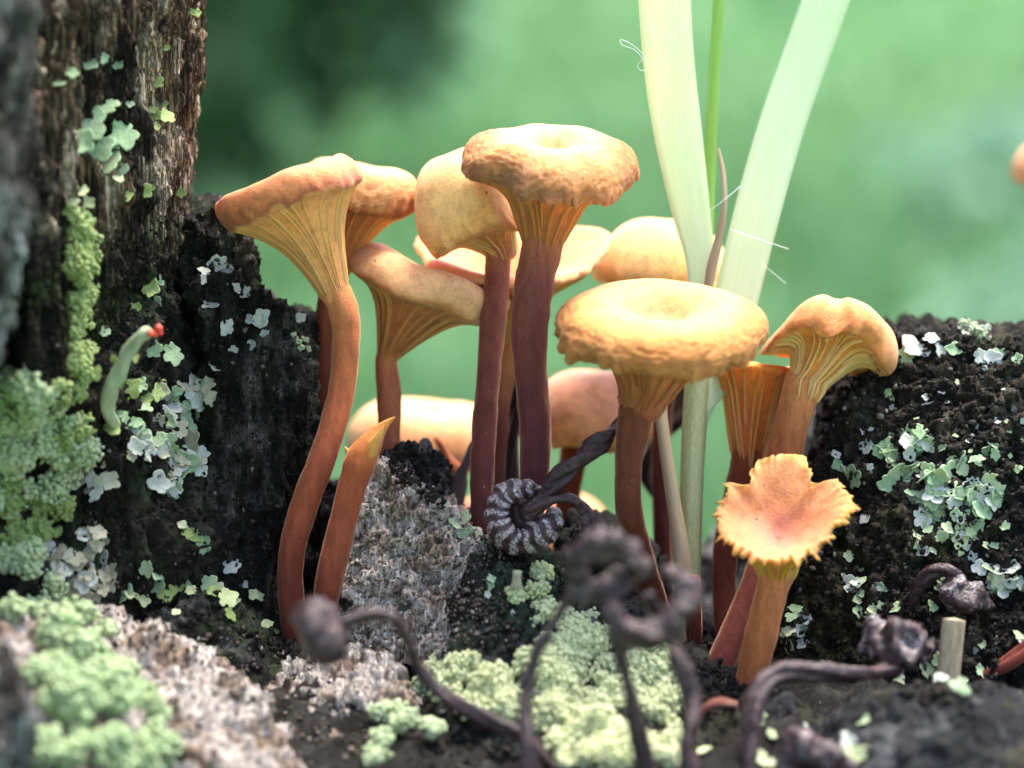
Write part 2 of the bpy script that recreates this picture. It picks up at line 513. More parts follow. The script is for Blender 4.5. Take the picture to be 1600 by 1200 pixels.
def both(front, back_d):
    return front + [(a, b, back_d) for a, b, _ in front]

BLACK = (.012, .010, .009)
# tall weathered wall
wall_hulls = [
    both([(40, -150, -26), (50, 600, -20), (120, -150, -7), (170, -150, -3), (170, 600, -2), (240, -150, 0), (297, -150, 3), (297, 130, 3), (285, 240, 3), (279, 335, 3), (268, 420, 3), (200, 640, 0)], 35),
]
def wall_col(V):
    px, py, d = to_px(V)
    a = palette((.026, .019, .014), (.19, .125, .08), (.56, .45, .33), seed=3, bias=.06)(V)
    b = palette(BLACK, (.03, .024, .016), (.09, .07, .05), seed=5, bias=-.1, moss=(.05, .07, .02), mossamt=-.1)(V)
    k = sstep(py + 45 * fbm(V / 5, 2, 77), 330, 430)[:, None]
    return a * (1 - k) + b * k
sp('weathered_wall', wall_hulls, .23, woody(1.3, 1.25, .4, seed=1, k=.07, scale=.62), wall_col, 1.0)
# nearer strip of grey wood
sp('grey_wood_edge', [both([(-260, -150, -62), (-260, 700, -66), (-60, -150, -50), (28, -150, -42), (36, 250, -40), (6, 470, -40), (-70, 640, -44)], 0), both([(-260, 900, -66), (-260, 1400, -66), (-80, 930, -46), (5, 1010, -48), (34, 1120, -48), (34, 1400, -50)], -10)],
   .6, woody(1.8, 1.6, .4, seed=2, k=.05), palette((.03, .026, .022), (.15, .14, .13), (.52, .53, .54), seed=8, bias=.05), 1.0)
# dark lower wall with hollow
dark_col = palette(BLACK, (.022, .018, .014), (.075, .062, .05), seed=11, bias=-.12, moss=(.03, .045, .018), mossamt=-.2)
sp('dark_hollow', [both([(0, 430, -16), (150, 420, -2), (285, 400, 5), (315, 470, 8), (300, 700, 12), (180, 820, 10), (60, 900, -4), (0, 930, -12), (300, 1000, 10), (450, 1000, 8), (0, 1120, -12), (450, 1120, 4)], 35)],
   .4, woody(1.8, .8, .7, seed=12), dark_col)
sp('stepped_block', [
    both([(283, 340, 4), (300, 330, 4), (350, 326, 5), (378, 352, 7), (384, 400, 7), (386, 455, 8), (290, 470, 3), (282, 420, 3)], 25),
    both([(470, 770, 9), (520, 756, 10), (580, 752, 10), (585, 1020, 6), (460, 1020, 6)], 24),
    both([(312, 425, 2), (340, 430, 2), (395, 476, 3), (420, 492, 4), (470, 492, 4), (492, 505, 5), (496, 560, 5), (498, 650, 5), (488, 760, 5), (478, 860, 4), (435, 1000, 2), (325, 1000, 2), (312, 700, 3)], 28)],
   .32, woody(1.1, 1.0, .5, seed=14), palette(BLACK, (.034, .029, .025), (.15, .135, .12), seed=15, bias=-.06, moss=(.04, .05, .025), mossamt=-.25), .6)
# pale front ridge
pale_col = palette((.08, .055, .04), (.42, .31, .23), (.72, .64, .58), g=(.5, 0, -.85), seed=17, bias=.5, moss=(.03, .035, .02), mossamt=-.5)
sp('pale_ridge', [
    [(40, 985, -24), (170, 965, -17), (230, 985, -17), (330, 1055, -19), (500, 1185, -27), (650, 1320, -35), (40, 1320, -46), (-80, 1010, -36), (170, 1000, -4), (330, 1090, -4), (620, 1320, -8), (0, 1320, 0), (-80, 1010, 0)]],
   .3, woody(1.6, 1.3, .5, g=(.5, -.2, -.85), seed=18, scale=1.2, k=.06), pale_col, .5)
sp('pale_spur', [
    [(430, 1018, -4), (470, 1009, -3), (560, 1006, -6), (610, 1045, -11), (650, 1115, -18), (680, 1320, -28), (400, 1320, -24), (400, 1085, -10), (430, 1060, 8), (640, 1150, 8), (640, 1320, 8), (400, 1320, 8)]],
   .27, woody(1.2, 1.25, .4, g=(.1, -.2, 1), seed=20, scale=1.1, k=.06), palette((.10, .066, .045), (.52, .38, .28), (.80, .71, .63), g=(.1, -.2, 1), seed=21, bias=.6, moss=(.04, .05, .02), mossamt=-.5), .55)
sp('dark_ridge', [
    [(235, 962, -6), (320, 922, -5), (360, 930, -5), (440, 1020, -4), (470, 1090, -9), (300, 1070, -13), (235, 1010, -10), (235, 980, 10), (350, 950, 10), (460, 1040, 10), (460, 1150, 5)]],
   .32, woody(.8, .5, .6, seed=22), palette(BLACK, (.035, .035, .03), (.10, .10, .09), seed=23, bias=-.05, moss=(.05, .07, .025), mossamt=-.05))
# pale rotten slope in the middle
sp('pale_slope', [
    [(575, 735, 3), (600, 728, 3), (640, 752, 2), (700, 806, 0), (770, 838, -1), (796, 900, -3), (790, 1000, -7), (680, 1050, -8), (545, 1020, -5), (532, 900, 0), (552, 800, 2), (590, 750, 15), (700, 800, 15), (790, 870, 15), (780, 1020, 15), (540, 1020, 15)]],
   .25, woody(1.5, 1.25, .5, g=(.25, -.1, 1), seed=24, k=.07, scale=1.15), palette((.09, .06, .042), (.60, .43, .32), (.84, .73, .64), g=(.25, -.1, 1), seed=25, bias=.62, k=.14, moss=(.02, .02, .016), mossamt=-.5), .45)
sp('dark_mound', [both([(598, 722, 6), (622, 708, 6), (660, 704, 6), (684, 718, 7), (690, 760, 6), (688, 810, 5), (600, 810, 5)], 14)],
   .28, woody(.7, .5, .6, seed=26), palette(BLACK, (.05, .048, .042), (.17, .16, .15), seed=27, bias=-.05, moss=(.03, .035, .02), mossamt=-.3))
# mossy middle
sp('mossy_bank', [
    [(755, 848, -1), (850, 892, -2), (920, 897, -2), (1000, 935, -4), (1055, 1000, -8), (1072, 1100, -14), (1075, 1320, -22), (760, 1000, -8), (685, 1090, -14), (655, 1200, -24), (640, 1330, -31), (1000, 1330, -32), (770, 880, 12), (920, 915, 12), (1055, 1010, 10), (1075, 1320, 10), (600, 1320, 10)],
    both([(872, 842, 3), (905, 818, 4), (955, 822, 5), (1005, 862, 5), (1035, 905, 4), (1000, 960, 3), (880, 940, 2)], 14)],
   .36, woody(1.1, .5, .7, seed=28), palette(BLACK, (.024, .026, .024), (.10, .105, .10), seed=29, bias=-.1, moss=(.03, .048, .026), mossamt=0))
# block with sage lichens
sp('lichen_block', [
    both([(1296, 645, 6), (1308, 612, 6), (1345, 600, 5), (1398, 524, 8), (1420, 512, 9), (1480, 520, 9), (1545, 540, 9), (1600, 544, 6), (1780, 550, 0), (1296, 800, 2), (1250, 900, 1), (1215, 1060, -1), (1400, 800, 0), (1600, 800, -3), (1780, 900, -8), (1600, 1150, -10), (1215, 1200, -4)], 42)],
   .36, woody(1.3, .6, .8, seed=32), palette((.012, .010, .008), (.035, .026, .018), (.10, .08, .055), seed=33, bias=-.08, moss=(.05, .05, .015), mossamt=-.28))
sp('near_dark_bank', [
    [(1085, 1140, -20), (1120, 1104, -18), (1200, 1072, -18), (1255, 1094, -18), (1300, 1125, -20), (1300, 1330, -30), (1060, 1330, -28), (1100, 1130, 5), (1290, 1130, 5), (1290, 1330, 5), (1080, 1330, 5)],
    [(1285, 1130, -22), (1350, 1086, -26), (1420, 1077, -28), (1500, 1095, -30), (1600, 1112, -30), (1780, 1118, -30), (1285, 1330, -38), (1780, 1330, -44), (1300, 1140, 0), (1450, 1100, 0), (1780, 1118, 0), (1780, 1330, 0), (1300, 1330, 0)]],
   .38, woody(1.6, .25, .38, seed=34), palette((.016, .016, .017), (.034, .035, .037), (.095, .098, .10), seed=35, bias=-.05, moss=(.045, .042, .02), mossamt=-.12))
sp('back_rim', [
    both([(1085, 905, 42), (1115, 850, 42), (1190, 790, 44), (1235, 690, 46), (1270, 640, 48), (1400, 660, 48), (1400, 1000, 45), (1085, 1010, 42)], 62)],
   .7, woody(1.5, .8, .8, seed=36), palette((.03, .03, .028), (.14, .14, .14), (.5, .52, .52), seed=37, bias=.1))
sp('stump_floor', [
    [(-250, 1270, -14), (1850, 1270, -14), (400, 985, 12), (800, 960, 10), (1300, 990, 12), (-250, 1000, 45), (500, 990, 48), (1300, 960, 50), (1850, 960, 50), (-250, 1500, -66), (1850, 1500, -66), (-250, 1500, 70), (1850, 1500, 70)]],
   .8, woody(1.4, .5, .8, seed=38), palette(BLACK, (.02, .018, .016), (.05, .046, .04), seed=39, bias=-.15))
def trunk():
    n, m = 72, 60
    z = np.linspace(GZ * 1000 - 20, -70, n); th = np.linspace(0, 2 * np.pi, m, endpoint=False)
    TH, Z = np.meshgrid(th, z)
    V = np.stack([np.cos(TH) * 68, np.sin(TH) * 66 + 8, Z], -1).reshape(-1, 3)
    nn = np.stack([np.cos(TH), np.sin(TH), 0 * TH], -1).reshape(-1, 3)
    V = V + nn * (6 * fbm(V / 40, 2, 3) + 3 * fbm(grain_co(V, k=.15) / 9, 3, 4))[:, None]
    o = link('trunk', new_mesh('trunk', V, [grid_faces(m, n)], tint=palette((.02, .015, .012), (.06, .045, .035), (.15, .13, .11), seed=51)(V)), M['wood'], stump)
    o.location = Vector((0, -.02, -GZ))
trunk()

# ------------------------------------------------------------------ ray casting onto the stump
bpy.context.view_layer.update()
DG = bpy.context.evaluated_depsgraph_get()
CAM = -FWD * FOCUS
def cast(px, py, org=None):
    """first stump point on the sight line through a pixel: (point mm, normal) or None"""
    o = CAM if org is None else org
    d = P(px, py, 0.0) - o; d /= np.linalg.norm(d)
    hit, loc, nor, idx, ob, mt = SC.ray_cast(DG, Vector(o * .001), Vector(d), distance=.5)
    if not hit or ob.parent is not stump: return None
    n = np.array(nor)
    if n @ d > 0: n = -n
    return np.array(loc) * 1000, n

def inpoly(x, y, poly):
    c = False; j = len(poly) - 1
    for i in range(len(poly)):
        xi, yi = poly[i]; xj, yj = poly[j]
        if (yi > y) != (yj > y) and x < (xj - xi) * (y - yi) / (yj - yi) + xi: c = not c
        j = i
    return c

def rand_in(poly):
    xs = [p[0] for p in poly]; ys = [p[1] for p in poly]
    for _ in range(200):
        x = random.uniform(min(xs), max(xs)); y = random.uniform(min(ys), max(ys))
        if inpoly(x, y, poly): return x, y
    return poly[0]

ICO = None
def ico():
    global ICO
    if ICO is None:
        bm = bmesh.new(); bmesh.ops.create_icosphere(bm, subdivisions=1, radius=1.0)
        v = np.array([x.co[:] for x in bm.verts]); f = np.array([[q.index for q in p.verts] for p in bm.faces]); bm.free()
        ICO = (v, f)
    return ICO

def blobs(C, R, squash=None, seed=0, rough=.25):
    """many small lumps as one mesh: centres C (n,3), radii R"""
    v, f = ico(); n = len(C); r0 = np.random.default_rng(seed)
    V = np.repeat(v[None], n, 0)
    V = V * (1 + rough * r0.normal(size=(n, len(v), 1)))
    if squash is not None: V = V * squash[:, None, :]
    V = V * R[:, None, None] + C[:, None, :]
    F = f[None] + (np.arange(n) * len(v))[:, None, None]
    return V.reshape(-1, 3), F.reshape(-1, 3)

def crumbs():
    C = []; R = []
    PALEZ = [[.16, .12, .09], [.38, .31, .25], [.6, .55, .5]]; DARKZ = [[.018, .015, .012], [.06, .05, .038], [.22, .2, .17]]
    zones = [([(0, 420), (300, 330), (390, 330), (505, 490), (505, 900), (430, 1010), (0, 1000)], 3200, .09, .24),
             ([(590, 730), (640, 745), (790, 860), (790, 1000), (680, 1040), (540, 1010), (540, 900)], 1500, .08, .2, PALEZ),
             ([(600, 700), (690, 700), (695, 800), (610, 740)], 500, .12, .26), ([(790, 860), (900, 890), (1060, 1000), (1075, 1200), (600, 1200), (700, 1040)], 1500, .13, .3),
             ([(1290, 600), (1400, 510), (1600, 530), (1600, 1080), (1400, 1060), (1210, 1050)], 3600, .12, .30),
             ([(50, 960), (500, 1000), (640, 1200), (0, 1200)], 600, .1, .24, PALEZ)]
    TT = []
    for poly, n, a, b, *pal in zones:
        pal = np.array(pal[0] if pal else DARKZ)
        for _ in range(n):
            x, y = rand_in(poly)
            org = CAM + RIGHT * random.uniform(-45, 45) + UP * random.uniform(-15, 40)
            h = cast(x, y, org)
            if h is None: continue
            p, nn = h
            r = random.uniform(a, b) * (1.0 if random.random() < .9 else 1.6)
            C.append(p + nn * r * .3); R.append(r); g = random.random(); TT.append(pal[0 if g < .74 else 1 if g < .97 else 2])
    for fx, fy in ((1165, 1068), (1135, 985), (1100, 1090), (462, 1003), (506, 938), (1000, 905), (1470, 1080), (1080, 1040), (455, 1000)):
        for _ in range(90):
            h = cast(fx + random.gauss(0, 26), fy + 6 + random.gauss(0, 9))
            if h is None: continue
            r = random.uniform(.12, .42); C.append(h[0] + h[1] * r * .5); R.append(r); TT.append(np.array(DARKZ[0 if random.random() < .8 else 1]))
    C = np.array(C); R = np.array(R)
    V, F = blobs(C, R, np.random.default_rng(3).uniform(.5, 1.3, (len(C), 3)), 4, .3)
    base = np.array(TT)
    o = link('crumbs', new_mesh('crumbs', V, F, tint=np.repeat(base, len(ico()[0]), 0)), M['wood'], stump)
    o.location = Vector((0, -.02, -GZ)); o['kind'] = 'stuff'
crumbs()

# ------------------------------------------------------------------ lichens
def flake_mesh(seed):
    """thin scalloped lichen scale, unit radius"""
    r0 = np.random.default_rng(seed); n = 32
    th = np.linspace(0, 2 * np.pi, n, endpoint=False)
    k = r0.integers(3, 7); ph = r0.uniform(0, 6.28)
    sc = np.abs(np.cos(k * th / 2 + ph)) ** .55
    out = .62 + .42 * sc * (1 + .25 * np.cos(th + r0.uniform(0, 6)))
    out *= 1 + .22 * np.cos(th + r0.uniform(0, 6)) + .05 * np.cos(9 * th + ph)
    V = [[0, 0, .0]]
    rings = ((.45, .03), (.82, .12), (.95, .16), (1.0, .10))
    wob = .14 * np.cos(2 * th + r0.uniform(0, 6)) + .08 * np.cos(3 * th + r0.uniform(0, 6))
    for f, h in rings:
        V += np.stack([np.cos(th) * out * f, np.sin(th) * out * f * .88, h + wob * f * f], 1).tolist()
    last = np.array(V[1 + 3 * n:1 + 4 * n])
    V += (last * [.92, .92, 1] - [0, 0, .12]).tolist()
    V += [[0, 0, -.25]]
    F4 = []; F3 = []
    for i in range(n):
        j = (i + 1) % n
        F3.append([0, 1 + i, 1 + j])
        for q in range(4):
            a = 1 + q * n; b = a + n
            F4.append([a + i, b + i, b + j, a + j])
        a = 1 + 4 * n
        F3.append([a + j, a + i, a + n])
    return new_mesh('lobe', np.array(V), [np.array(F4), np.array(F3)])
FLAKES = {}
def flake(mat, i):
    k = (mat, i)
    if k not in FLAKES:
        me = flake_mesh(100 + i); me.materials.append(M[mat]); FLAKES[k] = me
    return FLAKES[k]

def place_lobe(t, base, p, n, size_mm, mat, upness=.3, r=random):
    z = n * .9 - FWD * .4 + np.array([0, 0, 1.0]) * upness + np.array([r.gauss(0, .25) for _ in range(3)])
    q = Vector(z).to_track_quat('Z', 'Y') @ Quaternion((0, 0, 1), r.uniform(0, 6.28))
    o = bpy.data.objects.new('lobe', flake(mat, r.randrange(10)))
    COL.objects.link(o); o.parent = t
    o.location = Vector((p + n * .25 - base) * .001)
    o.rotation_mode = 'QUATERNION'; o.rotation_quaternion = q
    s = size_mm * 1.28     # flake mesh has unit radius 1 mm
    o.scale = (s * r.uniform(.8, 1.2), s * r.uniform(.8, 1.2), s * r.uniform(.5, .9))

def colony(label, spots, mat, upness=.3, group=None):
    """spots: [(px,py,radius_px)]"""
    hits = [(cast(x, y), s) for x, y, s in spots]
    hits = [(h, s) for h, s in hits if h is not None and h[0] @ FWD < 38]
    if not hits: return
    base = hits[0][0][0]
    t = thing('lichen_colony', label, 'lichen', base, group)
    for (p, n), s in hits:
        mt = mat if isinstance(mat, str) else random.choice(mat)
        place_lobe(t, base, p, n, s * K(p @ FWD), mt, upness)

def scatter(poly, n, s0, s1, clump=0):
    out = []
    while len(out) < n:
        x, y = rand_in(poly)
        m = random.randint(1, clump) if clump else 1
        for _ in range(m):
            s = random.uniform(s0, s1)
            out.append((x, y, s)); x += random.gauss(0, s * 1.3); y += random.gauss(0, s * 1.1)
    return out[:n]

colony('blue-green shelf lichen scales jutting from the bare brown weathered wood',
       [(160, 165, 24), (140, 193, 22), (188, 205, 20), (128, 222, 17), (150, 232, 20), (175, 222, 16), (168, 260, 22), (186, 268, 12), (204, 163, 8), (112, 113, 9), (182, 101, 9), (143, 100, 9), (95, 130, 9), (160, 88, 8)], 'sage', 1.1)
colony('small yellowish-green scales on the edge of the bare brown wood',
       [(255, 160, 9), (242, 172, 8), (256, 182, 12), (245, 180, 9), (242, 197, 6), (246, 130, 8), (232, 292, 8), (228, 300, 9), (140, 315, 9), (128, 300, 8), (114, 315, 8), (200, 305, 8), (282, 300, 7), (305, 18, 8), (262, 75, 5), (186, 280, 8)], ['olive', 'yellow'], .8)
colony('whitish lichen flakes dotting the dark stepped block beside the tall wall',
       [(318, 425, 9), (322, 433, 9), (340, 415, 13), (352, 420, 11), (368, 450, 9), (384, 457, 10), (330, 478, 12), (402, 495, 14), (392, 500, 9), (412, 500, 9), (355, 510, 12), (360, 545, 9), (395, 537, 8), (415, 522, 7), (470, 497, 8), (365, 883, 12), (380, 913, 8)], 'white', .5)
colony('grey-white lichen flakes clustered in the dark hollow below the red-tipped stalk',
       scatter([(262, 570), (300, 575), (345, 600), (330, 650), (270, 660), (250, 620)], 26, 7, 15, 3) + scatter([(200, 650), (310, 660), (305, 740), (250, 760), (210, 720)], 44, 8, 17, 3), ['white', 'beige', 'white', 'sage'], .5)
colony('green lobed lichen scales around the base of the red-tipped stalk',
       [(200, 610, 15), (215, 600, 13), (228, 622, 14), (240, 612, 11), (225, 640, 13), (190, 655, 12), (205, 668, 13), (180, 645, 13), (235, 450, 14), (245, 442, 10), (243, 470, 10), (210, 478, 10), (268, 548, 13), (240, 545, 12), (160, 520, 10), (250, 605, 8), (175, 665, 12)], ['olive', 'sage'], .7)
colony('beige crust lichen scales low in the hollow above the mint cushion',
       scatter([(80, 850), (160, 815), (180, 870), (165, 930), (110, 945), (85, 920)], 52, 6, 15, 4) + scatter([(130, 720), (170, 715), (165, 770), (125, 760)], 16, 7, 13, 3), ['beige', 'beige', 'white'], .4)
colony('yellow-green frilly lichen scales strung along the dark ridge crest',
       [(233, 885, 11), (238, 900, 13), (250, 915, 13), (262, 922, 12), (278, 918, 10), (292, 910, 10), (300, 925, 9), (190, 925, 16), (205, 930, 14), (222, 935, 13), (325, 910, 11), (340, 920, 12), (350, 935, 13), (365, 942, 12), (355, 960, 10), (335, 925, 9), (395, 925, 9), (405, 932, 8), (415, 980, 10), (430, 988, 9), (290, 830, 9), (305, 840, 12), (322, 846, 12), (285, 822, 6), (275, 960, 7)], ['yellow', 'olive', 'sage'], .6)
colony('sage lichen scales spread over the face of the dark block',
       scatter([(1395, 665), (1450, 670), (1465, 710), (1420, 720)], 12, 10, 19, 3) + scatter([(1340, 700), (1400, 695), (1400, 725), (1345, 730)], 12, 9, 15, 3) + scatter([(1400, 730), (1490, 740), (1490, 800), (1430, 790)], 26, 9, 18, 3)
       + scatter([(1500, 690), (1570, 695), (1560, 780), (1500, 770)], 24, 8, 16, 3) + scatter([(1420, 770), (1560, 770), (1560, 800), (1430, 800)], 18, 9, 17, 3) + [(1335, 745, 18), (1318, 735, 9), (1305, 725, 8), (1303, 712, 7)], ['sage', 'sage', 'sage', 'mint', 'mint', 'white'], .35)
colony('pale lichen scales along the top edge of the dark block',
       [(1425, 548, 19), (1415, 556, 14), (1455, 530, 12), (1478, 545, 15), (1492, 548, 12), (1530, 555, 10), (1548, 560, 11), (1565, 555, 10), (1508, 520, 11), (1540, 518, 10), (1452, 632, 9), (1470, 615, 6), (1280, 612, 10), (1590, 560, 10)], ['white', 'sage'], .5)
colony('scattered small mint lichen scales on the lower face of the dark block',
       scatter([(1450, 800), (1530, 810), (1520, 870), (1440, 870)], 18, 6, 14, 2) + scatter([(1545, 880), (1600, 890), (1600, 925), (1550, 925)], 16, 8, 14, 3) + scatter([(1215, 940), (1260, 940), (1270, 1010), (1220, 1010)], 14, 5, 10, 2) + scatter([(1330, 900), (1400, 920), (1400, 970), (1320, 960)], 12, 5, 10, 2) + scatter([(1290, 800), (1600, 800), (1600, 1060), (1240, 1060)], 46, 3, 9, 2) + scatter([(1390, 1040), (1540, 1010), (1540, 1080), (1400, 1080)], 18, 7, 13, 2) + scatter([(1480, 920), (1490, 900), (1470, 890)], 5, 8, 12), ['mint', 'yellow', 'sage', 'white'], .4)
colony('tiny pale lichen dots peppered over the upper face of the dark block',
       scatter([(1310, 610), (1600, 560), (1600, 800), (1300, 800)], 60, 2.5, 6), ['white', 'mint'], .3)
colony('mint rosette of lichen lobes beside the shrivelled ribbed cap',
       [(712, 822, 10), (724, 815, 12), (738, 818, 12), (752, 822, 11), (732, 830, 11), (745, 832, 10), (758, 830, 9), (720, 832, 9), (695, 790, 6), (768, 905, 8), (762, 915, 8), (760, 930, 7)], ['white', 'sage', 'mint'], .7)
colony('white flakes on the near dark bank under the curled stalk',
       [(1352, 1128, 10), (1330, 1165, 14), (1340, 1180, 13), (1325, 1175, 11), (1185, 1190, 11), (1205, 1196, 8), (1256, 1135, 5), (1190, 1130, 8), (1205, 1150, 7), (1192, 1115, 7), (1225, 1160, 8), (1100, 1175, 9)], ['white', 'mint', 'yellow'], .5)

def cushion(label, polys, mat, n, knob=1.1, gran=.36, seed=0, lift=.8, per=14, group=None):
    """powdery lichen cushion: fractal lumps heaped on the wood"""
    r0 = random.Random(seed); C = []; R = []
    st = random.getstate(); random.seed(seed)
    for _ in range(int(n * 1.35)):
        x, y = rand_in(random.choice(polys))
        h = cast(x, y)
        if h is None or h[0] @ FWD > 30: continue
        p, nn = h
        cl = float(fbm(p[None] / 1.9, 2, seed + 60)[0])
        if cl < 0.0: continue
        nn = nn - FWD * .4 + np.array([0, 0, .5]); nn /= np.linalg.norm(nn)
        kr = knob * random.choice((.45, .6, .8, 1.0, 1.35)) * random.uniform(.85, 1.15)
        c = p + nn * (lift * kr * random.uniform(-.3, .5) + max(0, cl) * 2.2)
        C.append(c); R.append(kr * .6)
        for _ in range(int(per * (.4 + 1.6 * (kr / knob) ** 2))):
            u = np.array([random.gauss(0, 1) for _ in range(3)]); u /= np.linalg.norm(u)
            if u @ nn < -.3: u = -u
            C.append(c + u * kr * random.uniform(.55, 1.3)); R.append(gran * random.uniform(.5, 1.35))
    random.setstate(st)
    if not C: return
    C = np.array(C); R = np.array(R); base = C.mean(0)
    V, F = blobs(C - base, R, None, seed, .2)
    o = link('lichen_cushion', new_mesh('lichen_cushion', V, F), M[mat], None, base)
    tag(o, label, 'lichen', group, 'stuff')

cushion('powdery olive lichen trail running down a furrow of the tall wall',
        [[(108, 330), (150, 340), (152, 400), (118, 420)], [(110, 420), (140, 410), (150, 480), (112, 500)], [(115, 480), (145, 480), (150, 600), (108, 600)], [(120, 560), (150, 590), (140, 660), (112, 650)], [(85, 600), (150, 640), (140, 720), (95, 700)]], 'olive', 420, 0.5, 0.2, 1, .8, 16)
cushion('moss-green powdery lichen mass bulging from the foot of the tall wall',
        [[(0, 570), (60, 600), (130, 650), (145, 700), (90, 740), (0, 720)], [(0, 700), (80, 700), (110, 760), (60, 800), (0, 790)], [(60, 690), (140, 690), (140, 740), (70, 750)], [(0, 610), (40, 590), (70, 660), (0, 670)]], 'fern', 420, 0.85, 0.26, 2, .8, 22)
cushion('olive leafy lichen fringe below the moss-green mass on the wall foot',
        [[(0, 760), (75, 770), (105, 800), (80, 850), (20, 850), (0, 830)]], 'olive', 150, 0.7, 0.25, 3, .8, 18)
cushion('mint green lichen cushion in the corner between wall foot and pale ridge',
        [[(0, 870), (60, 865), (85, 900), (65, 960), (20, 970), (0, 960)]], 'mint', 190, 0.75, 0.25, 4, .8, 22)
cushion('large mint green lichen cushion covering the crest of the pale front ridge',
        [[(80, 985), (130, 955), (175, 960), (165, 1000), (140, 1040), (70, 1050)], [(55, 1040), (120, 1030), (150, 1070), (110, 1110), (60, 1090)], [(60, 1090), (200, 1060), (255, 1120), (250, 1200), (60, 1200)], [(120, 1020), (200, 1050), (205, 1090), (130, 1080)]], 'mint', 800, 0.8, 0.28, 5, .8, 20)
cushion('broad yellow-green powdery lichen cushion on the mossy middle bank',
        [[(840, 960), (935, 960), (935, 1010), (900, 1060), (815, 1050), (810, 1000)], [(930, 990), (1040, 1010), (1060, 1080), (1050, 1160), (960, 1150), (900, 1080), (900, 1000)], [(840, 1060), (960, 1070), (960, 1160), (850, 1150)], [(670, 1035), (740, 1050), (790, 1070), (810, 1130), (740, 1120), (670, 1070)], [(860, 1140), (1060, 1140), (1050, 1200), (880, 1200)]], 'yellow', 1500, 0.75, 0.21, 6, .8, 20)
cushion('small yellow lichen tufts at the top of the mossy bank',
        [[(790, 925), (830, 915), (862, 930), (850, 962), (800, 958)], [(832, 890), (858, 885), (862, 905), (840, 912)]], 'yellow', 80, 0.5, 0.2, 7, .8, 16)
cushion('scattered mint lichen tufts on the lower edge of the mossy bank',
        [[(595, 1115), (650, 1105), (640, 1140), (600, 1140)], [(655, 1135), (690, 1130), (690, 1160), (660, 1165)], [(575, 1160), (615, 1150), (600, 1200), (570, 1200)], [(650, 1060), (680, 1070), (675, 1090), (655, 1085)]], 'mint', 110, 0.55, 0.22, 8, .8, 16)
cushion('grey-green lichen tuft on the top edge of the dark block',
        [[(1500, 512), (1545, 514), (1548, 530), (1505, 528)]], 'podetium', 60, 0.45, 0.17, 9, .8, 14)
cushion('pale yellow lichen dust streak at the corner of the stepped block',
        [[(455, 495), (478, 492), (482, 560), (462, 545)]], 'mint', 30, 0.25, 0.13, 10, .8, 8)

# red-tipped lichen stalk
def red_tipped():
    h = cast(172, 640); base = h[0] if h else P(172, 640, 5)
    d0 = base @ FWD
    t = thing('red_tipped_lichen', 'grey-green lichen stalk with bright red tips on the dark hollow', 'lichen', base)
    path, rad = pxpath([(180, 668, d0 + .5, 9), (168, 640, d0 - 2, 11), (172, 610, d0 - 4, 12), (185, 585, d0 - 5, 12), (202, 550, d0 - 6, 11), (222, 525, d0 - 7, 10), (236, 516, d0 - 7, 9)], 40)
    V, F, al = tube(path, rad, 14, lambda th, s: 1 + .12 * np.sin(3 * th + 9 * s) + .10 * np.sin(31 * s + 2 * th))
    link('stalk', new_mesh('stalk', V - base, F), M['podetium'], t)
    for x, y, r in ((248, 513, 7), (236, 521, 6), (243, 523, 5), (251, 520, 5)):
        V, F = blobs(np.array([P(x, y, d0 - 8)]) - base, np.array([r * K(d0)]), None, int(x), .08)
        link('fruiting_tip', new_mesh('fruiting_tip', V, F), M['red'], t)
    for x, y, s in ((150, 583, 8), (178, 560, 5), (212, 560, 5), (192, 590, 5), (185, 600, 7)):
        place_lobe(t, base, P(x, y, d0 - 4.5), -FWD, s * K(d0), 'olive', .5)
red_tipped()
def podetium_stub():
    h = cast(808, 925); base = h[0] if h else P(808, 925, -3)
    d0 = base @ FWD
    path, rad = pxpath([(806, 930, d0 + .5, 16), (807, 915, d0 - 1, 9), (808, 903, d0 - 1.4, 7), (808, 893, d0 - 1.6, 7.5)], 16)
    V, F, al = tube(path, rad, 12, lambda th, s: 1 + .1 * np.sin(3 * th + 7 * s))
    tag(link('lichen_stalk', new_mesh('lichen_stalk', V - base, F), M['beige'], None, base), 'short pale lichen stalk standing on the mossy bank', 'lichen')
podetium_stub()

# ------------------------------------------------------------------ mushrooms
def col_ramp(stops, x):
    xs = [s[0] for s in stops]; cs = np.array([s[1] for s in stops])
    return np.stack([np.interp(x, xs, cs[:, i]) for i in range(3)], -1)

STEM_DARK = (.085, .020, .016); STEM_MID = (.17, .040, .022); STEM_TOP = (.42, .15, .05)
PALE = (.86, .54, .22); GOLD = (.72, .38, .12); OCHRE = (.62, .28, .08); PINK = (.72, .38, .25); RUST = (.45, .16, .07)
YEL = (.80, .56, .22); CREAM = (.88, .62, .30)

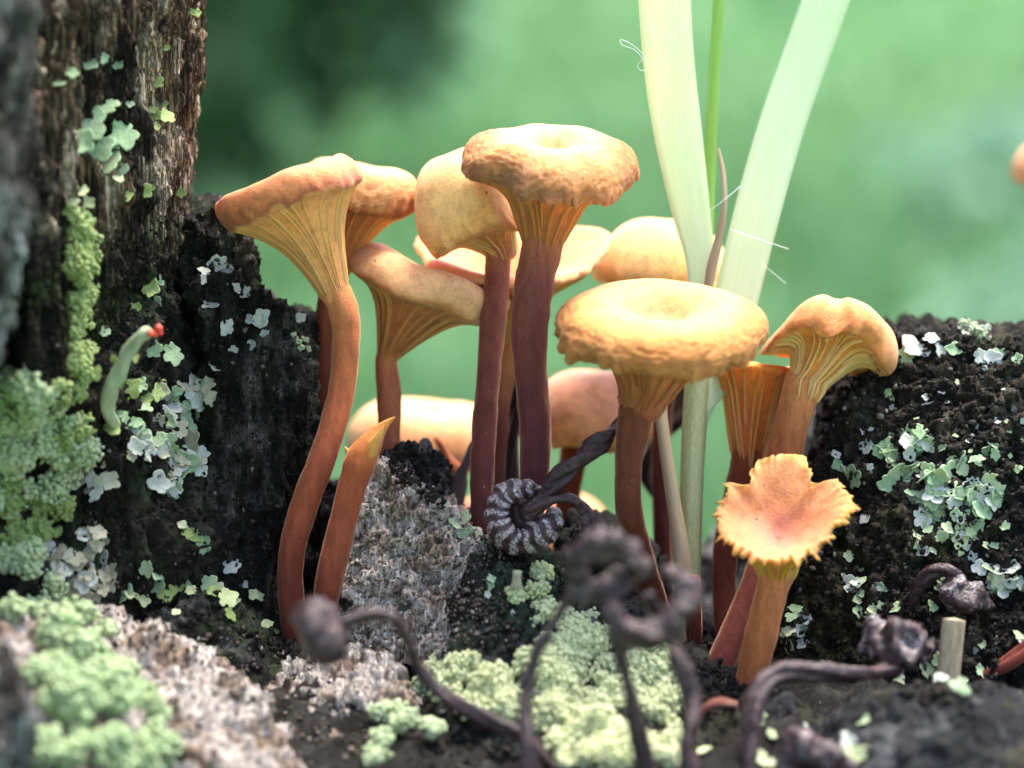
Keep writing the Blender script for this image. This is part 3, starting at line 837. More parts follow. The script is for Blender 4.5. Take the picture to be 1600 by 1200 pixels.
def mushroom(label, stem, cap=None, name='mushroom', group=None, stem_cols=None, seed=0, flat=None):
    """stem: base -> top [(px,py,d,r)]"""
    base = P(*stem[0][:3])
    t = thing(name, label, 'mushroom', base, group)
    path, rad = pxpath(stem, 60)
    rad = rad * .95
    ph = seed * 1.7
    V, F, al = tube(path, rad, 28, lambda th, s: 1 + .035 * np.sin(2 * th + 5 * s + ph) + .025 * np.sin(5 * th + 13 * s + ph) + .03 * np.sin(17 * s + ph), twist=.8)
    V = V + .05 * fbm(V / 1.3, 2, seed)[:, None] * (V - np.vstack([np.repeat(path, 28, 0), path[:1], path[-1:]])) / 1.0
    st = stem_cols or [(0, STEM_DARK), (.45, STEM_MID), (.8, (.24, .07, .03)), (1, STEM_TOP)]
    so = link('stem', new_mesh('stem', V - base, F, tint=col_ramp(st, al) * 1.35), M['stem'], t)
    if cap:
        cap['stemtop'] = np.array(st[-1][1]) * 1.35
        build_cap(t, base, stem[-1], cap, seed)
    return t

def build_cap(t, base, top, c, seed):
    d = top[2]; k = K(d)
    att = P(*c.get('attach', top)[:3])
    ax = camvec(c['axis']); e1 = RIGHT - ax * (RIGHT @ ax); e1 /= np.linalg.norm(e1); e2 = np.cross(e1, ax)
    if e2 @ FWD > 0: e2 = -e2
    prof = np.array(c['prof'], float)                      # (r,z) px, top centre -> rim -> stem
    rim_i = c['rim']
    nt_, nth = c.get('n', (72, 168))
    prof = np.vstack([prof, [prof[-1, 0] * .82, prof[-1, 1] - 16], [prof[-1, 0] * .55, prof[-1, 1] - 22]])
    cp = catmull(prof, nt_); tt = np.linspace(0, 1, nt_); t_rim = rim_i / (len(prof) - 1)
    cp[:, 0] = np.maximum(cp[:, 0], .3)
    R = prof[:, 0].max(); zr = prof[rim_i, 1]
    sx, sy = c.get('shift', (0, 0)); spow = c.get('shiftpow', 1.3)
    waves = c.get('waves', []); teeth = c.get('teeth', (0, 0, 0)); custom = c.get('custom')
    r0 = np.random.default_rng(seed + 50)
    def pt(tq, th):
        """tq, th arrays of equal shape -> mm points"""
        r = np.interp(tq, tt, cp[:, 0]); z = np.interp(tq, tt, cp[:, 1])
        w_ = np.clip(r / R, 0, 1.2) ** 2.2
        wt = np.exp(-((tq - t_rim) / c.get('toothw', .055)) ** 2)
        dr = np.zeros_like(r); dz = np.zeros_like(r)
        for kk, ar, az, ph in waves:
            dr = dr + ar * np.cos(kk * th + ph) * w_; dz = dz + az * np.cos(kk * th + ph) * w_
        flat = th.ravel()
        f, tz, tr = teeth
        if f:
            n_ = fbm(np.stack([np.cos(flat) * f, np.sin(flat) * f, np.full(flat.shape, seed * 3.1)], 1), 2, seed).reshape(th.shape)
            n2 = np.abs(fbm(np.stack([np.cos(flat) * f * 2.3, np.sin(flat) * f * 2.3, np.full(flat.shape, seed * 1.1)], 1), 1, seed + 4)).reshape(th.shape)
            dz = dz - tz * (n_ * .7 + n2 * .8) * wt; dr = dr + tr * (n_ + n2 - .3) * wt
        if custom:
            a, b = custom(th, tq, w_, wt); dr = dr + a; dz = dz + b
        r = r + dr; z = z + dz
        f_ = np.clip(z / max(zr, 1), 0, 1.3) ** spow
        X = r * np.cos(th) * c.get('ex', 1) + sx * f_; Y = r * np.sin(th) * c.get('ey', 1) + sy * f_
        return att + k * (X[..., None] * e1 + Y[..., None] * e2 + z[..., None] * ax)
    th = np.linspace(0, 2 * np.pi, nth, endpoint=False)
    TH, TQ = np.meshgrid(th, tt)
    V = pt(TQ, TH)
    # surface undulation and wrinkles along the normal
    du = np.roll(V, -1, 1) - np.roll(V, 1, 1); dv = np.gradient(V, axis=0)
    N = np.cross(du, dv); N /= np.linalg.norm(N, axis=2)[..., None] + 1e-9
    # outward = from the cap's inner spine
    mid = att + k * ax * zr * .8
    topm = (TQ < t_rim)
    sgn = np.sign(np.mean(((N @ ax))[2:max(4, int(nt_ * t_rim * .5))]))
    N = N * (sgn if sgn else 1)
    wr = c.get('wrinkle', (.25, .5, 0.0)); amp, start, gnoise = wr
    W = sstep(TQ / t_rim, start, min(1.0, start + .3)) * (1 - sstep(TQ, t_rim + .06, t_rim + .16)) * amp
    flatV = V.reshape(-1, 3)
    cc = np.stack([np.cos(TH) * R * k * .55, np.sin(TH) * R * k * .55, TQ * R * k * 3.6], -1).reshape(-1, 3)
    cw = cc + .8 * np.stack([fbm(cc * .7, 2, seed + 70 + q) for q in range(3)], 1)
    dsp = (1 - 2 * np.abs(fbm(cw * [1.5, 1.5, 1.8], 2, seed + 9))) * W.ravel() * .13 + fbm(flatV / 3.5, 2, seed + 2) * c.get('lump', .10)
    flatV = flatV + N.reshape(-1, 3) * dsp[:, None]
    # colour
    cols = c['cols']                                       # stops in t/t_rim for the top (0..1) and 1..2 for below
    tc = np.where(TQ < t_rim, TQ / t_rim, 1 + (TQ - t_rim) / (1 - t_rim)).ravel()
    tc = tc + .07 * fbm(flatV / 1.6, 3, seed + 30)
    tint = col_ramp(cols, tc)
    if c.get('stemtop') is not None:
        kk = sstep(tc + .05 * np.sin(TH.ravel() * 9) , 1.62, 1.93)[:, None]; tint = tint * (1 - kk) + np.array(c['stemtop']) * kk
    tint = np.minimum(tint * [1.12, .93, .80], .95)
    V0 = flatV; F = [grid_faces(nth, nt_)]
    me = new_mesh('cap', V0 - base, F, tint=tint, attrs={'capco': cw * [2.8, 2.8, 4.2], 'wrinkle': W.ravel() * c.get('fine', 1.0)})
    co = link('cap', me, M['cap'], t)
    # gills
    g = c.get('gills')
    if g:
        n, h, wpx, col = g[:4]; t0 = t_rim + g[4] if len(g) > 4 else t_rim + .05; lo, hi = g[5] if len(g) > 5 else (0, 360)
        t1 = g[6] if len(g) > 6 else 1.0
        for i in range(n):
            a = math.radians(lo + (hi - lo) * (i + .5 + .35 * r0.uniform(-1, 1)) / n)
            short = (i % 3 == 1)
            q = np.linspace(t0, t0 + (t1 - t0) * (r0.uniform(.4, .6) if short else r0.uniform(.78, 1.0)), 12)
            sw = q * 0 + a + .10 * np.sin((q - t0) / (t1 - t0) * 2.5 + i)
            p0 = pt(q, sw)
            eps = 1e-2
            dth = pt(q, sw + eps) - pt(q, sw - eps); dth /= np.linalg.norm(dth, axis=1)[:, None]
            dt = np.gradient(p0, axis=0); dt /= np.linalg.norm(dt, axis=1)[:, None]
            nn = np.cross(dth, dt)
            outw = p0 - (att + np.outer((p0 - att) @ ax, ax))
            ref = outw / (np.linalg.norm(outw, axis=1)[:, None] + 1e-9) - ax * .6
            nn = nn * np.sign(np.sum(nn * ref, 1))[:, None]
            prof_h = np.sin(np.clip(np.linspace(0.02, .98, 12), 0, 1) * np.pi) ** .5 * h * k * r0.uniform(.5, 1.15)
            hw = wpx * k * .5 * r0.uniform(.5, 1.25)
            L = p0 - dth * hw - nn * .12; Rr = p0 + dth * hw - nn * .12
            C1 = p0 - dth * hw * .35 + nn * prof_h[:, None]; C2 = p0 + dth * hw * .35 + nn * prof_h[:, None]
            GV = np.stack([L, C1, C2, Rr], 1).reshape(-1, 3)
            b = np.arange(11)[:, None] * 4
            GF = np.concatenate([b + np.array([[0, 1, 5, 4]]), b + np.array([[1, 2, 6, 5]]), b + np.array([[2, 3, 7, 6]])])
            ct = col_ramp([(0, col), (1, g[7] if len(g) > 7 else col)], np.repeat(np.linspace(0, 1, 12), 4))
            link('gill', new_mesh('gill', GV - base, GF, tint=ct * [1.04, .88, .74]), M['gill'], co)
    return co

# 1 tall tilted trumpet
mushroom('tall orange mushroom with tilted rust-rimmed trumpet cap beside the stepped dark block',
    [(468, 1015, 1, 21), (456, 950, 0, 21), (455, 870, -1, 21.5), (474, 795, -1, 22), (508, 705, -1, 22.5), (534, 610, 0, 23), (541, 525, 0, 23), (536, 484, 0, 25), (524, 450, 0, 24), (520, 434, 0, 22)],
    dict(axis=(-.35, .935, -.02), attach=(522, 452, 0), rim=7, shift=(-14, 0), shiftpow=2.2,
         prof=[(0, 118), (22, 138), (55, 168), (80, 184), (94, 192), (107, 188), (115, 170), (111, 146), (99, 137), (84, 128), (62, 104), (46, 78), (35, 48), (28, 20), (24, 0), (22, -10)],
         waves=[(1, 3, 4, .5), (2, 3, 4, 1.0), (3, 2, 4, 2.2), (5, 1.5, 2.5, .2)], teeth=(3, 3, 2), wrinkle=(.25, .6, 0), fine=.5,
         cols=[(0, PINK), (.6, (.7, .35, .18)), (.72, (.74, .36, .17)), (.86, (.66, .28, .11)), (.95, (.48, .17, .08)), (1.0, (.38, .12, .06)), (1.06, (.70, .38, .14)), (1.3, (.84, .46, .17)), (1.75, (.72, .34, .14)), (2, (.48, .18, .07))],
         gills=(36, 4, 7, (.88, .50, .21), .04, (0, 360), .90, (.70, .36, .15))),
    stem_cols=[(0, (.095, .022, .014)), (.2, (.15, .036, .019)), (.45, (.28, .072, .030)), (.7, (.42, .13, .048)), (.9, (.54, .21, .075)), (1, (.6, .28, .11))], seed=1)
# 2 cap peeping out behind
mushroom('ochre wrinkled cap peeping out behind the tilted trumpet mushroom',
    [(512, 700, 12, 17), (508, 620, 12, 17), (506, 540, 12, 17), (514, 470, 12, 18), (532, 410, 12, 20)],
    dict(axis=(.16, .95, .12), rim=5, shift=(8, 0),
         prof=[(0, 125), (20, 142), (45, 156), (72, 148), (88, 126), (92, 102), (84, 88), (62, 76), (40, 46), (27, 18), (20, 0)],
         waves=[(2, 3, 4, .3), (3, 3, 4, 1.2), (5, 2, 3, 2)], teeth=(4, 6, 3), wrinkle=(.7, .45, 0),
         cols=[(0, PALE), (.5, PALE), (.8, (.74, .44, .18)), (1.0, OCHRE), (1.1, (.4, .16, .06)), (1.6, (.5, .22, .08)), (2, (.35, .12, .05))],
         gills=(22, 4, 5, (.6, .32, .12), .06)), seed=2)
# 3 broken stem
def broken():
    stem = [(508, 950, -3, 21), (516, 900, -4, 23), (532, 830, -4, 23), (550, 760, -4, 24), (563, 722, -4, 25), (578, 694, -4, 20), (594, 672, -4, 11), (606, 660, -4.3, 5), (617, 652, -4.6, 1.5)]
    t = mushroom('headless orange mushroom stem with torn frayed tip leaning beside the tall bent stem', stem, None, 'broken_mushroom',
                 stem_cols=[(0, (.10, .024, .014)), (.45, (.27, .065, .023)), (.7, (.46, .16, .04)), (1, (.62, .28, .07))], seed=3)
    base = P(*stem[0][:3])
    # torn split halves of the tip
    for k, pts in enumerate(([(558, 735, -4, 14), (550, 716, -4, 9), (544, 706, -4, 5), (538, 698, -4, 1)], [(572, 712, -4.6, 12), (586, 690, -5, 8), (594, 676, -5.2, 5), (600, 664, -5.4, 1)])):
        path, rad = pxpath(pts, 20)
        V, F, al = tube(path, rad, 14, lambda th, s: 1 + .2 * np.cos(2 * th + s * 3) + .08 * np.cos(5 * th))
        link('torn_tip', new_mesh('torn_tip', V - base, F, tint=col_ramp([(0, (.6, .27, .06)), (1, (.78, .42, .10))], al)), M['stem'], t)
broken()
# 4 pale vase tilting the other way
mushroom('pale vase-shaped mushroom with drooping rim, kinked stem behind the dark mound',
    [(608, 760, 12, 18), (608, 690, 12, 18.5), (608, 620, 12, 19), (604, 570, 12, 19), (608, 548, 12, 18), (622, 530, 12, 20)],
    dict(axis=(.36, .93, .06), attach=(606, 556, 12), rim=6, shift=(20, 0), shiftpow=1.2,
         prof=[(0, 90), (30, 118), (65, 146), (90, 158), (108, 156), (120, 138), (120, 116), (106, 104), (82, 96), (58, 74), (38, 44), (24, 18), (16, 0)],
         waves=[(1, 0, -3, 0), (2, 6, 8, .6), (3, 5, 7, 2.6), (5, 2, 4, .4)], teeth=(3, 5, 4), wrinkle=(.22, .5, 0), fine=.4,
         custom=lambda th, tq, w_, wt: (0 * th, -14 * w_ * np.exp(-((np.cos(th) + 1) / .5) ** 2)),
         cols=[(0, (.62, .28, .09)), (.45, (.70, .36, .14)), (.75, (.90, .56, .30)), (1.0, (.88, .56, .31)), (1.1, (.62, .32, .13)), (1.4, (.42, .17, .06)), (2, (.45, .17, .06))],
         gills=(26, 5, 6, (.66, .40, .16), .08, (0, 360), .95, (.50, .22, .08))),
    stem_cols=[(0, (.26, .08, .045)), (.5, (.38, .12, .055)), (1, (.5, .2, .07))], seed=4)
# 5 drooping pale cap
mushroom('pale cream cap drooping sideways under the tallest wrinkled cap, on a slim plum stem',
    [(748, 835, 4, 17), (752, 780, 4, 18), (755, 700, 5, 20), (762, 600, 6, 21), (770, 500, 7, 22), (778, 420, 8, 22), (781, 372, 8, 25)],
    dict(axis=(-.34, .92, .19), attach=(782, 386, 8), rim=6, shift=(-16, 0), shiftpow=1.0,
         prof=[(0, 152), (24, 162), (46, 160), (68, 144), (86, 114), (96, 78), (97, 46), (88, 32), (68, 32), (48, 28), (34, 14), (25, 0)],
         waves=[(1, 6, 0, 3.1), (2, 6, 8, 2.5), (3, 5, 9, 1.0), (5, 3, 6, 0)], teeth=(5, 16, 5), wrinkle=(.12, .6, 0), fine=.5,
         cols=[(0, PINK), (.3, (.92, .60, .27)), (.75, (.92, .60, .28)), (1.0, (.84, .50, .21)), (1.1, (.6, .30, .11)), (2, (.32, .12, .05))],
         gills=(26, 5, 5, (.66, .42, .2), .08)),
    stem_cols=[(0, (.06, .014, .014)), (.4, (.11, .026, .022)), (.8, (.20, .062, .04)), (1, (.38, .16, .07))], seed=5)
# 6 big wrinkled cap
mushroom('tallest mushroom with broad tan wrinkled cap, dimpled centre and thick plum stem',
    [(832, 780, 0, 25), (836, 735, 0, 25), (836, 660, 0, 27), (828, 580, 0, 29), (828, 500, 0, 31), (838, 430, 0, 33), (848, 385, 0, 34), (850, 350, 0, 34)],
    dict(axis=(.06, .925, .375), attach=(850, 366, 0), rim=7, shift=(2, 0),
         prof=[(0, 126), (13, 130), (30, 147), (54, 158), (82, 156), (108, 144), (126, 126), (132, 106), (124, 94), (100, 88), (76, 78), (56, 54), (43, 24), (35, 2), (32, -12)],
         waves=[(2, 2, 4, .4), (3, 3, 5, 2.0), (4, 2, 3, .3), (7, 1.5, 3, 1.0)], teeth=(4.5, 14, 4), wrinkle=(1.0, .5, 0), n=(130, 260),
         custom=lambda th, tq, w_, wt: (-16 * w_ * np.exp(-((np.cos(th - 2.25) - 1) / .05) ** 2), 16 * w_ * np.exp(-((np.cos(th - 2.3) - 1) / .05) ** 2)),
         cols=[(0, (.55, .18, .09)), (.12, (.72, .36, .2)), (.3, (.86, .56, .26)), (.62, (.80, .46, .19)), (.85, (.68, .34, .11)), (1.0, (.52, .23, .08)), (1.1, (.5, .24, .09)), (1.5, (.42, .18, .07)), (2, (.26, .09, .04))],
         gills=(30, 6, 8, (.48, .26, .10), .10, (0, 360), .92, (.36, .17, .07))),
    stem_cols=[(0, (.055, .013, .018)), (.35, (.09, .020, .022)), (.7, (.17, .05, .032)), (.92, (.30, .11, .05)), (1, (.40, .18, .07))], seed=6)
# 7 wide cap behind the two stems
mushroom('wide peach funnel cap spreading behind the two plum stems',
    [(788, 800, 20, 21), (790, 740, 20, 21), (790, 650, 20, 21), (792, 580, 20, 21), (796, 520, 20, 24)],
    dict(axis=(.0, .90, .36), attach=(800, 524, 20), rim=5, n=(60, 140),
         prof=[(0, 70), (30, 92), (75, 122), (114, 140), (138, 147), (147, 140), (134, 128), (104, 108), (66, 78), (40, 45), (28, 20), (23, 0)],
         waves=[(2, 4, 5, .4), (3, 5, 5, 1.0), (5, 3, 4, .7)], teeth=(5, 4, 6), wrinkle=(.1, .5, 0), fine=.3,
         cols=[(0, (.62, .24, .09)), (.6, (.76, .38, .17)), (.9, (.80, .44, .20)), (1.0, (.86, .58, .30)), (1.2, YEL), (2, (.4, .16, .06))],
         gills=(40, 5, 5, (.72, .46, .16), .05)),
    stem_cols=[(0, (.13, .035, .035)), (.5, (.22, .07, .05)), (1, (.5, .22, .07))], seed=7)
# 8 dome behind grass
mushroom('smooth cream domed cap with ragged hem behind the grass blades',
    [(1042, 950, 22, 14), (1036, 880, 22, 15), (1034, 780, 22, 15), (1034, 680, 22, 15), (1046, 560, 22, 17), (1064, 470, 22, 20), (1062, 430, 22, 24)],
    dict(axis=(.02, .97, .10), attach=(1060, 450, 22), rim=6, shift=(-22, 0), shiftpow=.6,
         prof=[(0, 100), (24, 107), (50, 102), (74, 84), (93, 56), (104, 28), (103, 12), (94, 16), (70, 28), (44, 24), (30, 10), (22, 0)],
         waves=[(2, 4, 4, .5), (3, 3, 4, 1.5)], teeth=(7, 12, 3), wrinkle=(.08, .6, 0), fine=.3,
         cols=[(0, (.8, .45, .25)), (.25, CREAM), (.7, (.88, .62, .28)), (1.0, (.76, .46, .16)), (1.1, (.5, .2, .07)), (2, (.35, .10, .04))],
         gills=(24, 5, 5, (.55, .25, .09), .06)),
    stem_cols=[(0, (.07, .017, .017)), (.5, (.13, .032, .024)), (1, (.38, .12, .04))], seed=8)
# 9 broad front cap
mushroom('broad golden mushroom with dimpled cap and finely wrinkled edge before the grass blades',
    [(1026, 960, 4, 24), (1006, 885, -1, 22), (984, 800, -5, 22), (982, 730, -6, 24), (990, 660, -6, 28), (998, 620, -6, 33), (1002, 600, -6, 37)],
    dict(axis=(.03, .925, .375), attach=(1004, 622, -6), rim=7, shift=(20, 0), shiftpow=.5,
         prof=[(0, 127), (26, 131), (58, 152), (86, 161), (112, 159), (140, 147), (158, 126), (157, 104), (138, 94), (104, 88), (76, 70), (54, 38), (42, 12), (36, -12)],
         waves=[(2, 2, 2, .4), (3, 2, 3, 1.0), (4, 2, 2, .3)], teeth=(6, 13, 4), wrinkle=(1.0, .55, 0), n=(140, 280), toothw=.05,
         cols=[(0, (.66, .27, .13)), (.18, (.74, .34, .14)), (.32, (.84, .46, .16)), (.5, (.86, .50, .17)), (.72, (.78, .39, .10)), (1.0, (.66, .28, .06)), (1.08, (.55, .24, .08)), (1.5, (.42, .18, .07)), (2, (.22, .075, .03))],
         gills=(30, 6, 8, (.36, .17, .07), .12, (0, 360), .9, (.26, .11, .05))),
    stem_cols=[(0, (.06, .014, .009)), (.4, (.095, .024, .013)), (.8, (.14, .043, .019)), (1, (.20, .068, .028))], seed=9)
# 10 folded fan cap
mushroom('amber mushroom with folded arching cap showing pale gills, next to the lichen-covered block',
    [(1085, 1120, -4, 24), (1110, 1075, -4, 24), (1150, 980, -2, 24), (1186, 890, 0, 24), (1210, 800, 3, 26), (1226, 710, 4, 29), (1244, 640, 4, 29), (1258, 590, 4, 30)],
    dict(axis=(.14, .97, -.12), attach=(1260, 596, 4), rim=6, shift=(30, 0), shiftpow=.7,
         prof=[(0, 110), (22, 122), (48, 130), (74, 124), (94, 108), (104, 86), (102, 70), (92, 64), (76, 64), (54, 54), (38, 28), (29, 2), (28, -12)],
         waves=[(3, 3, 3, .2), (5, 2, 3, .9)], teeth=(5, 5, 4), wrinkle=(.25, .6, 0), fine=.5,
         custom=lambda th, tq, w_, wt: (8 * w_ * np.cos(th) - 16 * w_ * np.exp(-((np.cos(th - 1.75) - 1) / .03) ** 2), -30 * w_ * np.cos(th) ** 2 - 18 * w_ * np.clip(np.cos(th), 0, 1) - 16 * w_ * np.exp(-((np.cos(th - 1.75) - 1) / .025) ** 2) + 14 * w_ * np.sin(th)),
         cols=[(0, (.75, .42, .18)), (.5, (.80, .46, .18)), (.85, (.62, .28, .09)), (1.0, (.58, .24, .07)), (1.1, (.74, .38, .09)), (1.5, (.66, .30, .07)), (2, (.45, .18, .06))],
         gills=(38, 8, 5, (.80, .52, .20), .05, (0, 360), .97, (.78, .5, .26))),
    stem_cols=[(0, (.085, .018, .014)), (.45, (.11, .024, .016)), (.75, (.28, .085, .03)), (1, (.50, .20, .07))], seed=10)
# 11 translucent funnel
mushroom('deep orange backlit funnel mushroom tucked between the broad golden cap and the folded cap',
    [(1140, 1010, 6, 20), (1132, 940, 8, 20), (1134, 860, 9, 20), (1150, 780, 10, 22), (1166, 720, 10, 25), (1174, 700, 10, 28)],
    dict(axis=(.04, .98, -.04), attach=(1174, 715, 10), rim=5, shift=(4, 0),
         prof=[(0, 60), (18, 95), (38, 125), (56, 142), (66, 146), (72, 140), (62, 128), (50, 104), (41, 70), (34, 38), (28, 12), (25, 0)],
         waves=[(2, 3, 4, 1.4), (3, 3, 4, .2), (5, 2, 3, 1)], teeth=(4, 5, 3), wrinkle=(.15, .6, 0), fine=.3,
         cols=[(0, (.6, .25, .06)), (.6, (.75, .36, .08)), (1.0, (.74, .34, .06)), (1.3, (.58, .20, .035)), (1.7, (.40, .11, .025)), (2, (.22, .05, .02))],
         gills=(24, 7, 5, (.66, .30, .09), .05, (0, 360), .97, (.62, .30, .14))),
    stem_cols=[(0, (.09, .018, .012)), (.5, (.12, .024, .014)), (1, (.2, .05, .02))], seed=11)
# 12 torn cap facing the lens
def torn(th, tq, w_, wt):
    deg = np.degrees(th) % 360
    def bump_(c, wd): return np.exp(-(((deg - c + 180) % 360 - 180) / wd) ** 2)
    dr = 26 * bump_(287, 14) + 26 * bump_(262, 14) + 12 * bump_(352, 16) - 22 * bump_(315, 7) - 18 * bump_(236, 8) + 14 * bump_(226, 5) + 12 * bump_(330, 5) - 8 * bump_(245, 5)
    dz = 16 * bump_(275, 25) - 12 * bump_(90, 50) - 10 * bump_(200, 20)
    return dr * w_ ** 2.5, dz * w_ ** 1.5
mushroom('small torn mushroom with jagged pinkish cup-shaped cap and bright yellow rim',
    [(1166, 1090, -7, 25), (1176, 1050, -7, 25), (1190, 990, -7, 26), (1204, 930, -7, 27), (1214, 892, -7, 28), (1217, 880, -7, 30)],
    dict(axis=(-.12, .74, .64), attach=(1214, 886, -7), rim=5, shift=(10, -12), shiftpow=1.0, ex=.96,
         prof=[(0, 54), (26, 62), (54, 78), (78, 95), (94, 106), (99, 106), (94, 99), (66, 70), (46, 42), (36, 20), (30, 0), (28, -10)],
         waves=[(2, 2, 3, .3), (3, 2, 3, 1.0)], teeth=(13, 9, 11), toothw=.07, lump=.2, wrinkle=(.22, .2, 0), fine=.35, custom=torn, n=(72, 220),
         cols=[(0, (.34, .09, .075)), (.12, (.48, .20, .14)), (.45, (.58, .27, .13)), (.8, (.62, .31, .12)), (1.0, (.78, .38, .06)), (1.25, (.86, .50, .08)), (1.6, (.66, .32, .08)), (2, (.5, .2, .06))],
         gills=(30, 6, 5, (.90, .56, .12), .08, (0, 360), .97, (.72, .42, .15))),
    stem_cols=[(0, (.20, .05, .02)), (.3, (.34, .11, .035)), (.8, (.46, .17, .055)), (1, (.55, .25, .08))], seed=12)
# 13 blurred caps further back
mushroom('soft pale ochre cap beyond the dark mound and the kinked stem',
    [(650, 960, 46, 26), (655, 860, 46, 26), (660, 720, 46, 28)],
    dict(axis=(.05, .97, .16), rim=5, n=(50, 100),
         prof=[(0, 62), (30, 78), (66, 88), (95, 76), (114, 50), (118, 20), (106, 4), (78, 8), (48, 6), (28, 0)],
         waves=[(2, 3, 3, .4), (3, 3, 3, 1.0)], teeth=(4, 6, 3), wrinkle=(.6, .5, 0),
         cols=[(0, PALE), (.5, (.86, .58, .30)), (.85, (.70, .40, .17)), (1.0, (.55, .26, .1)), (2, (.35, .13, .05))]), seed=13)
mushroom('pinkish smooth bell cap with ochre skirt on dark red stem behind the twisted dry stalk',
    [(868, 960, 26, 17), (878, 860, 26, 18), (890, 760, 26, 20), (900, 690, 26, 22)],
    dict(axis=(.06, .96, .16), attach=(900, 695, 26), rim=6, shift=(18, 0), shiftpow=.5, n=(60, 120),
         prof=[(0, 108), (25, 117), (48, 112), (70, 96), (88, 68), (97, 38), (93, 12), (78, 12), (54, 14), (34, 8), (22, 0)],
         waves=[(2, 3, 3, .4), (3, 3, 3, 1.0)], teeth=(4, 6, 3), wrinkle=(.12, .6, 0), fine=.3,
         cols=[(0, PINK), (.55, (.78, .44, .30)), (.75, (.74, .38, .18)), (1.0, (.70, .36, .10)), (2, (.3, .10, .04))]),
    stem_cols=[(0, (.10, .02, .012)), (1, (.26, .06, .02))], seed=14)
mushroom('out-of-focus orange cap low behind the shrivelled ribbed cap',
    [(830, 1000, 52, 24), (828, 940, 52, 24), (826, 880, 52, 26)],
    dict(axis=(0, .94, .28), rim=5, n=(50, 100),
         prof=[(0, 62), (40, 84), (80, 96), (110, 84), (126, 54), (128, 20), (112, 8), (80, 10), (46, 6), (26, 0)],
         waves=[(2, 3, 3, .4), (3, 3, 3, 2.0)], wrinkle=(.3, .5, 0),
         cols=[(0, PINK), (.6, (.62, .30, .12)), (1.0, (.58, .24, .08)), (2, (.4, .14, .05))]), seed=15)
mushroom('lone orange cap standing well behind the far end of the lichen block',
    [(1690, 620, 70, 20), (1680, 450, 70, 20), (1672, 290, 70, 22)],
    dict(axis=(.0, .97, .16), rim=5, n=(40, 80),
         prof=[(0, 52), (25, 64), (52, 70), (74, 58), (88, 36), (90, 14), (80, 4), (60, 8), (36, 6), (22, 0)],
         wrinkle=(.2, .5, 0), cols=[(0, PINK), (.6, (.78, .40, .2)), (1.0, (.66, .26, .1)), (2, (.4, .14, .05))]), seed=16)

# ------------------------------------------------------------------ shrivelled dry mushrooms
def curl_part(name, t, base, pts, ribs=0, rib_amp=.12, lump=.3, seed=0, crust=.4, n=70, nu=26, twist=0.0, shape=None, rc=.5):
    path, rad = pxpath(pts, n)
    f = shape or (lambda th, s: 1 + rib_amp * np.abs(np.sin(ribs * np.pi * s + .25 * np.sin(th * 2) + .4 * np.cos(3 * th))) + .10 * np.cos(2 * th + 4 * s) + .07 * np.cos(3 * th - 7 * s))
    V, F, al = tube(path, rad, nu, f, twist)
    ctr = np.vstack([np.repeat(path, nu, 0), path[:1], path[-1:]])
    N = V - ctr; N /= np.linalg.norm(N, axis=1)[:, None] + 1e-9
    V = V + N * (lump * fbm(V / 1.4, 3, seed))[:, None]
    cr = np.zeros(len(V))
    if ribs:
        th = np.concatenate([np.tile(np.linspace(0, 2 * np.pi, nu, endpoint=False), n), [0, 0]])
        cr = np.abs(np.sin(ribs * np.pi * al + .25 * np.sin(th * 2) + .4 * np.cos(3 * th)))
        cr = sstep(cr, .45, .9)
        cr = cr * np.clip(.75 - N @ FWD * .2 + .5 * fbm(V / 3, 2, seed + 5), 0, 1)
    cr = np.clip(cr * rc + crust * np.clip(.35 + fbm(V / 2.0, 3, seed + 8), 0, 1), 0, 1)  # patchy crust; high values also paint pale highlights into the colour
    link(name, new_mesh(name, V - base, F, attrs={'crust': cr}), M['dried'], t)

def twisted(th, s): return 1 + .38 * np.cos(2 * th) + .16 * np.cos(5 * th + 3 * s)

D = -5.0
b = P(815, 858, D)
t = thing('shrivelled_mushroom', 'curled dark brown shrivelled cap with pale ribs like a grub, on twisted stalk', 'mushroom', b, 'shrivelled dry mushrooms')
curl_part('cap', t, b, [(852, 778, D + 4, 7), (836, 766, D + 1.5, 10), (808, 766, D, 14), (783, 780, D - .5, 17), (776, 808, D - 1, 18), (788, 834, D - 1.5, 20), (815, 846, D - 1.5, 17), (842, 834, D - 1.5, 21), (862, 816, D - 1, 15), (866, 798, D + 1, 8)], 15, .13, .22, 1, .05, 170, 34, rc=1.5)
curl_part('cap_fold', t, b, [(796, 800, D + 2, 20), (812, 806, D + 2, 26), (834, 812, D + 2, 24), (850, 812, D + 2, 16)], 0, 0, .5, 21, .1, 40, 20)
curl_part('stem', t, b, [(826, 800, D - .5, 10), (846, 778, D, 11), (880, 742, D - .5, 13), (920, 706, D - .5, 14), (950, 682, D, 11), (975, 655, D + 1, 8)], 0, 0, .06, 2, .1, 70, 20, 9.0, twisted)
b = P(925, 850, D)
t = thing('dry_stalk', 'black arched dry stalk hooking out of the ribbed shrivelled cap', 'stalk', b)
curl_part('stem', t, b, [(820, 806, D - 1.5, 9), (838, 796, D - 2, 8), (866, 782, D - 2, 8), (892, 780, D - 1, 10), (912, 798, D, 11), (922, 822, D, 11), (930, 860, D + 1, 11)], 0, 0, .06, 3, .1, 60, 18, 4.0, twisted)

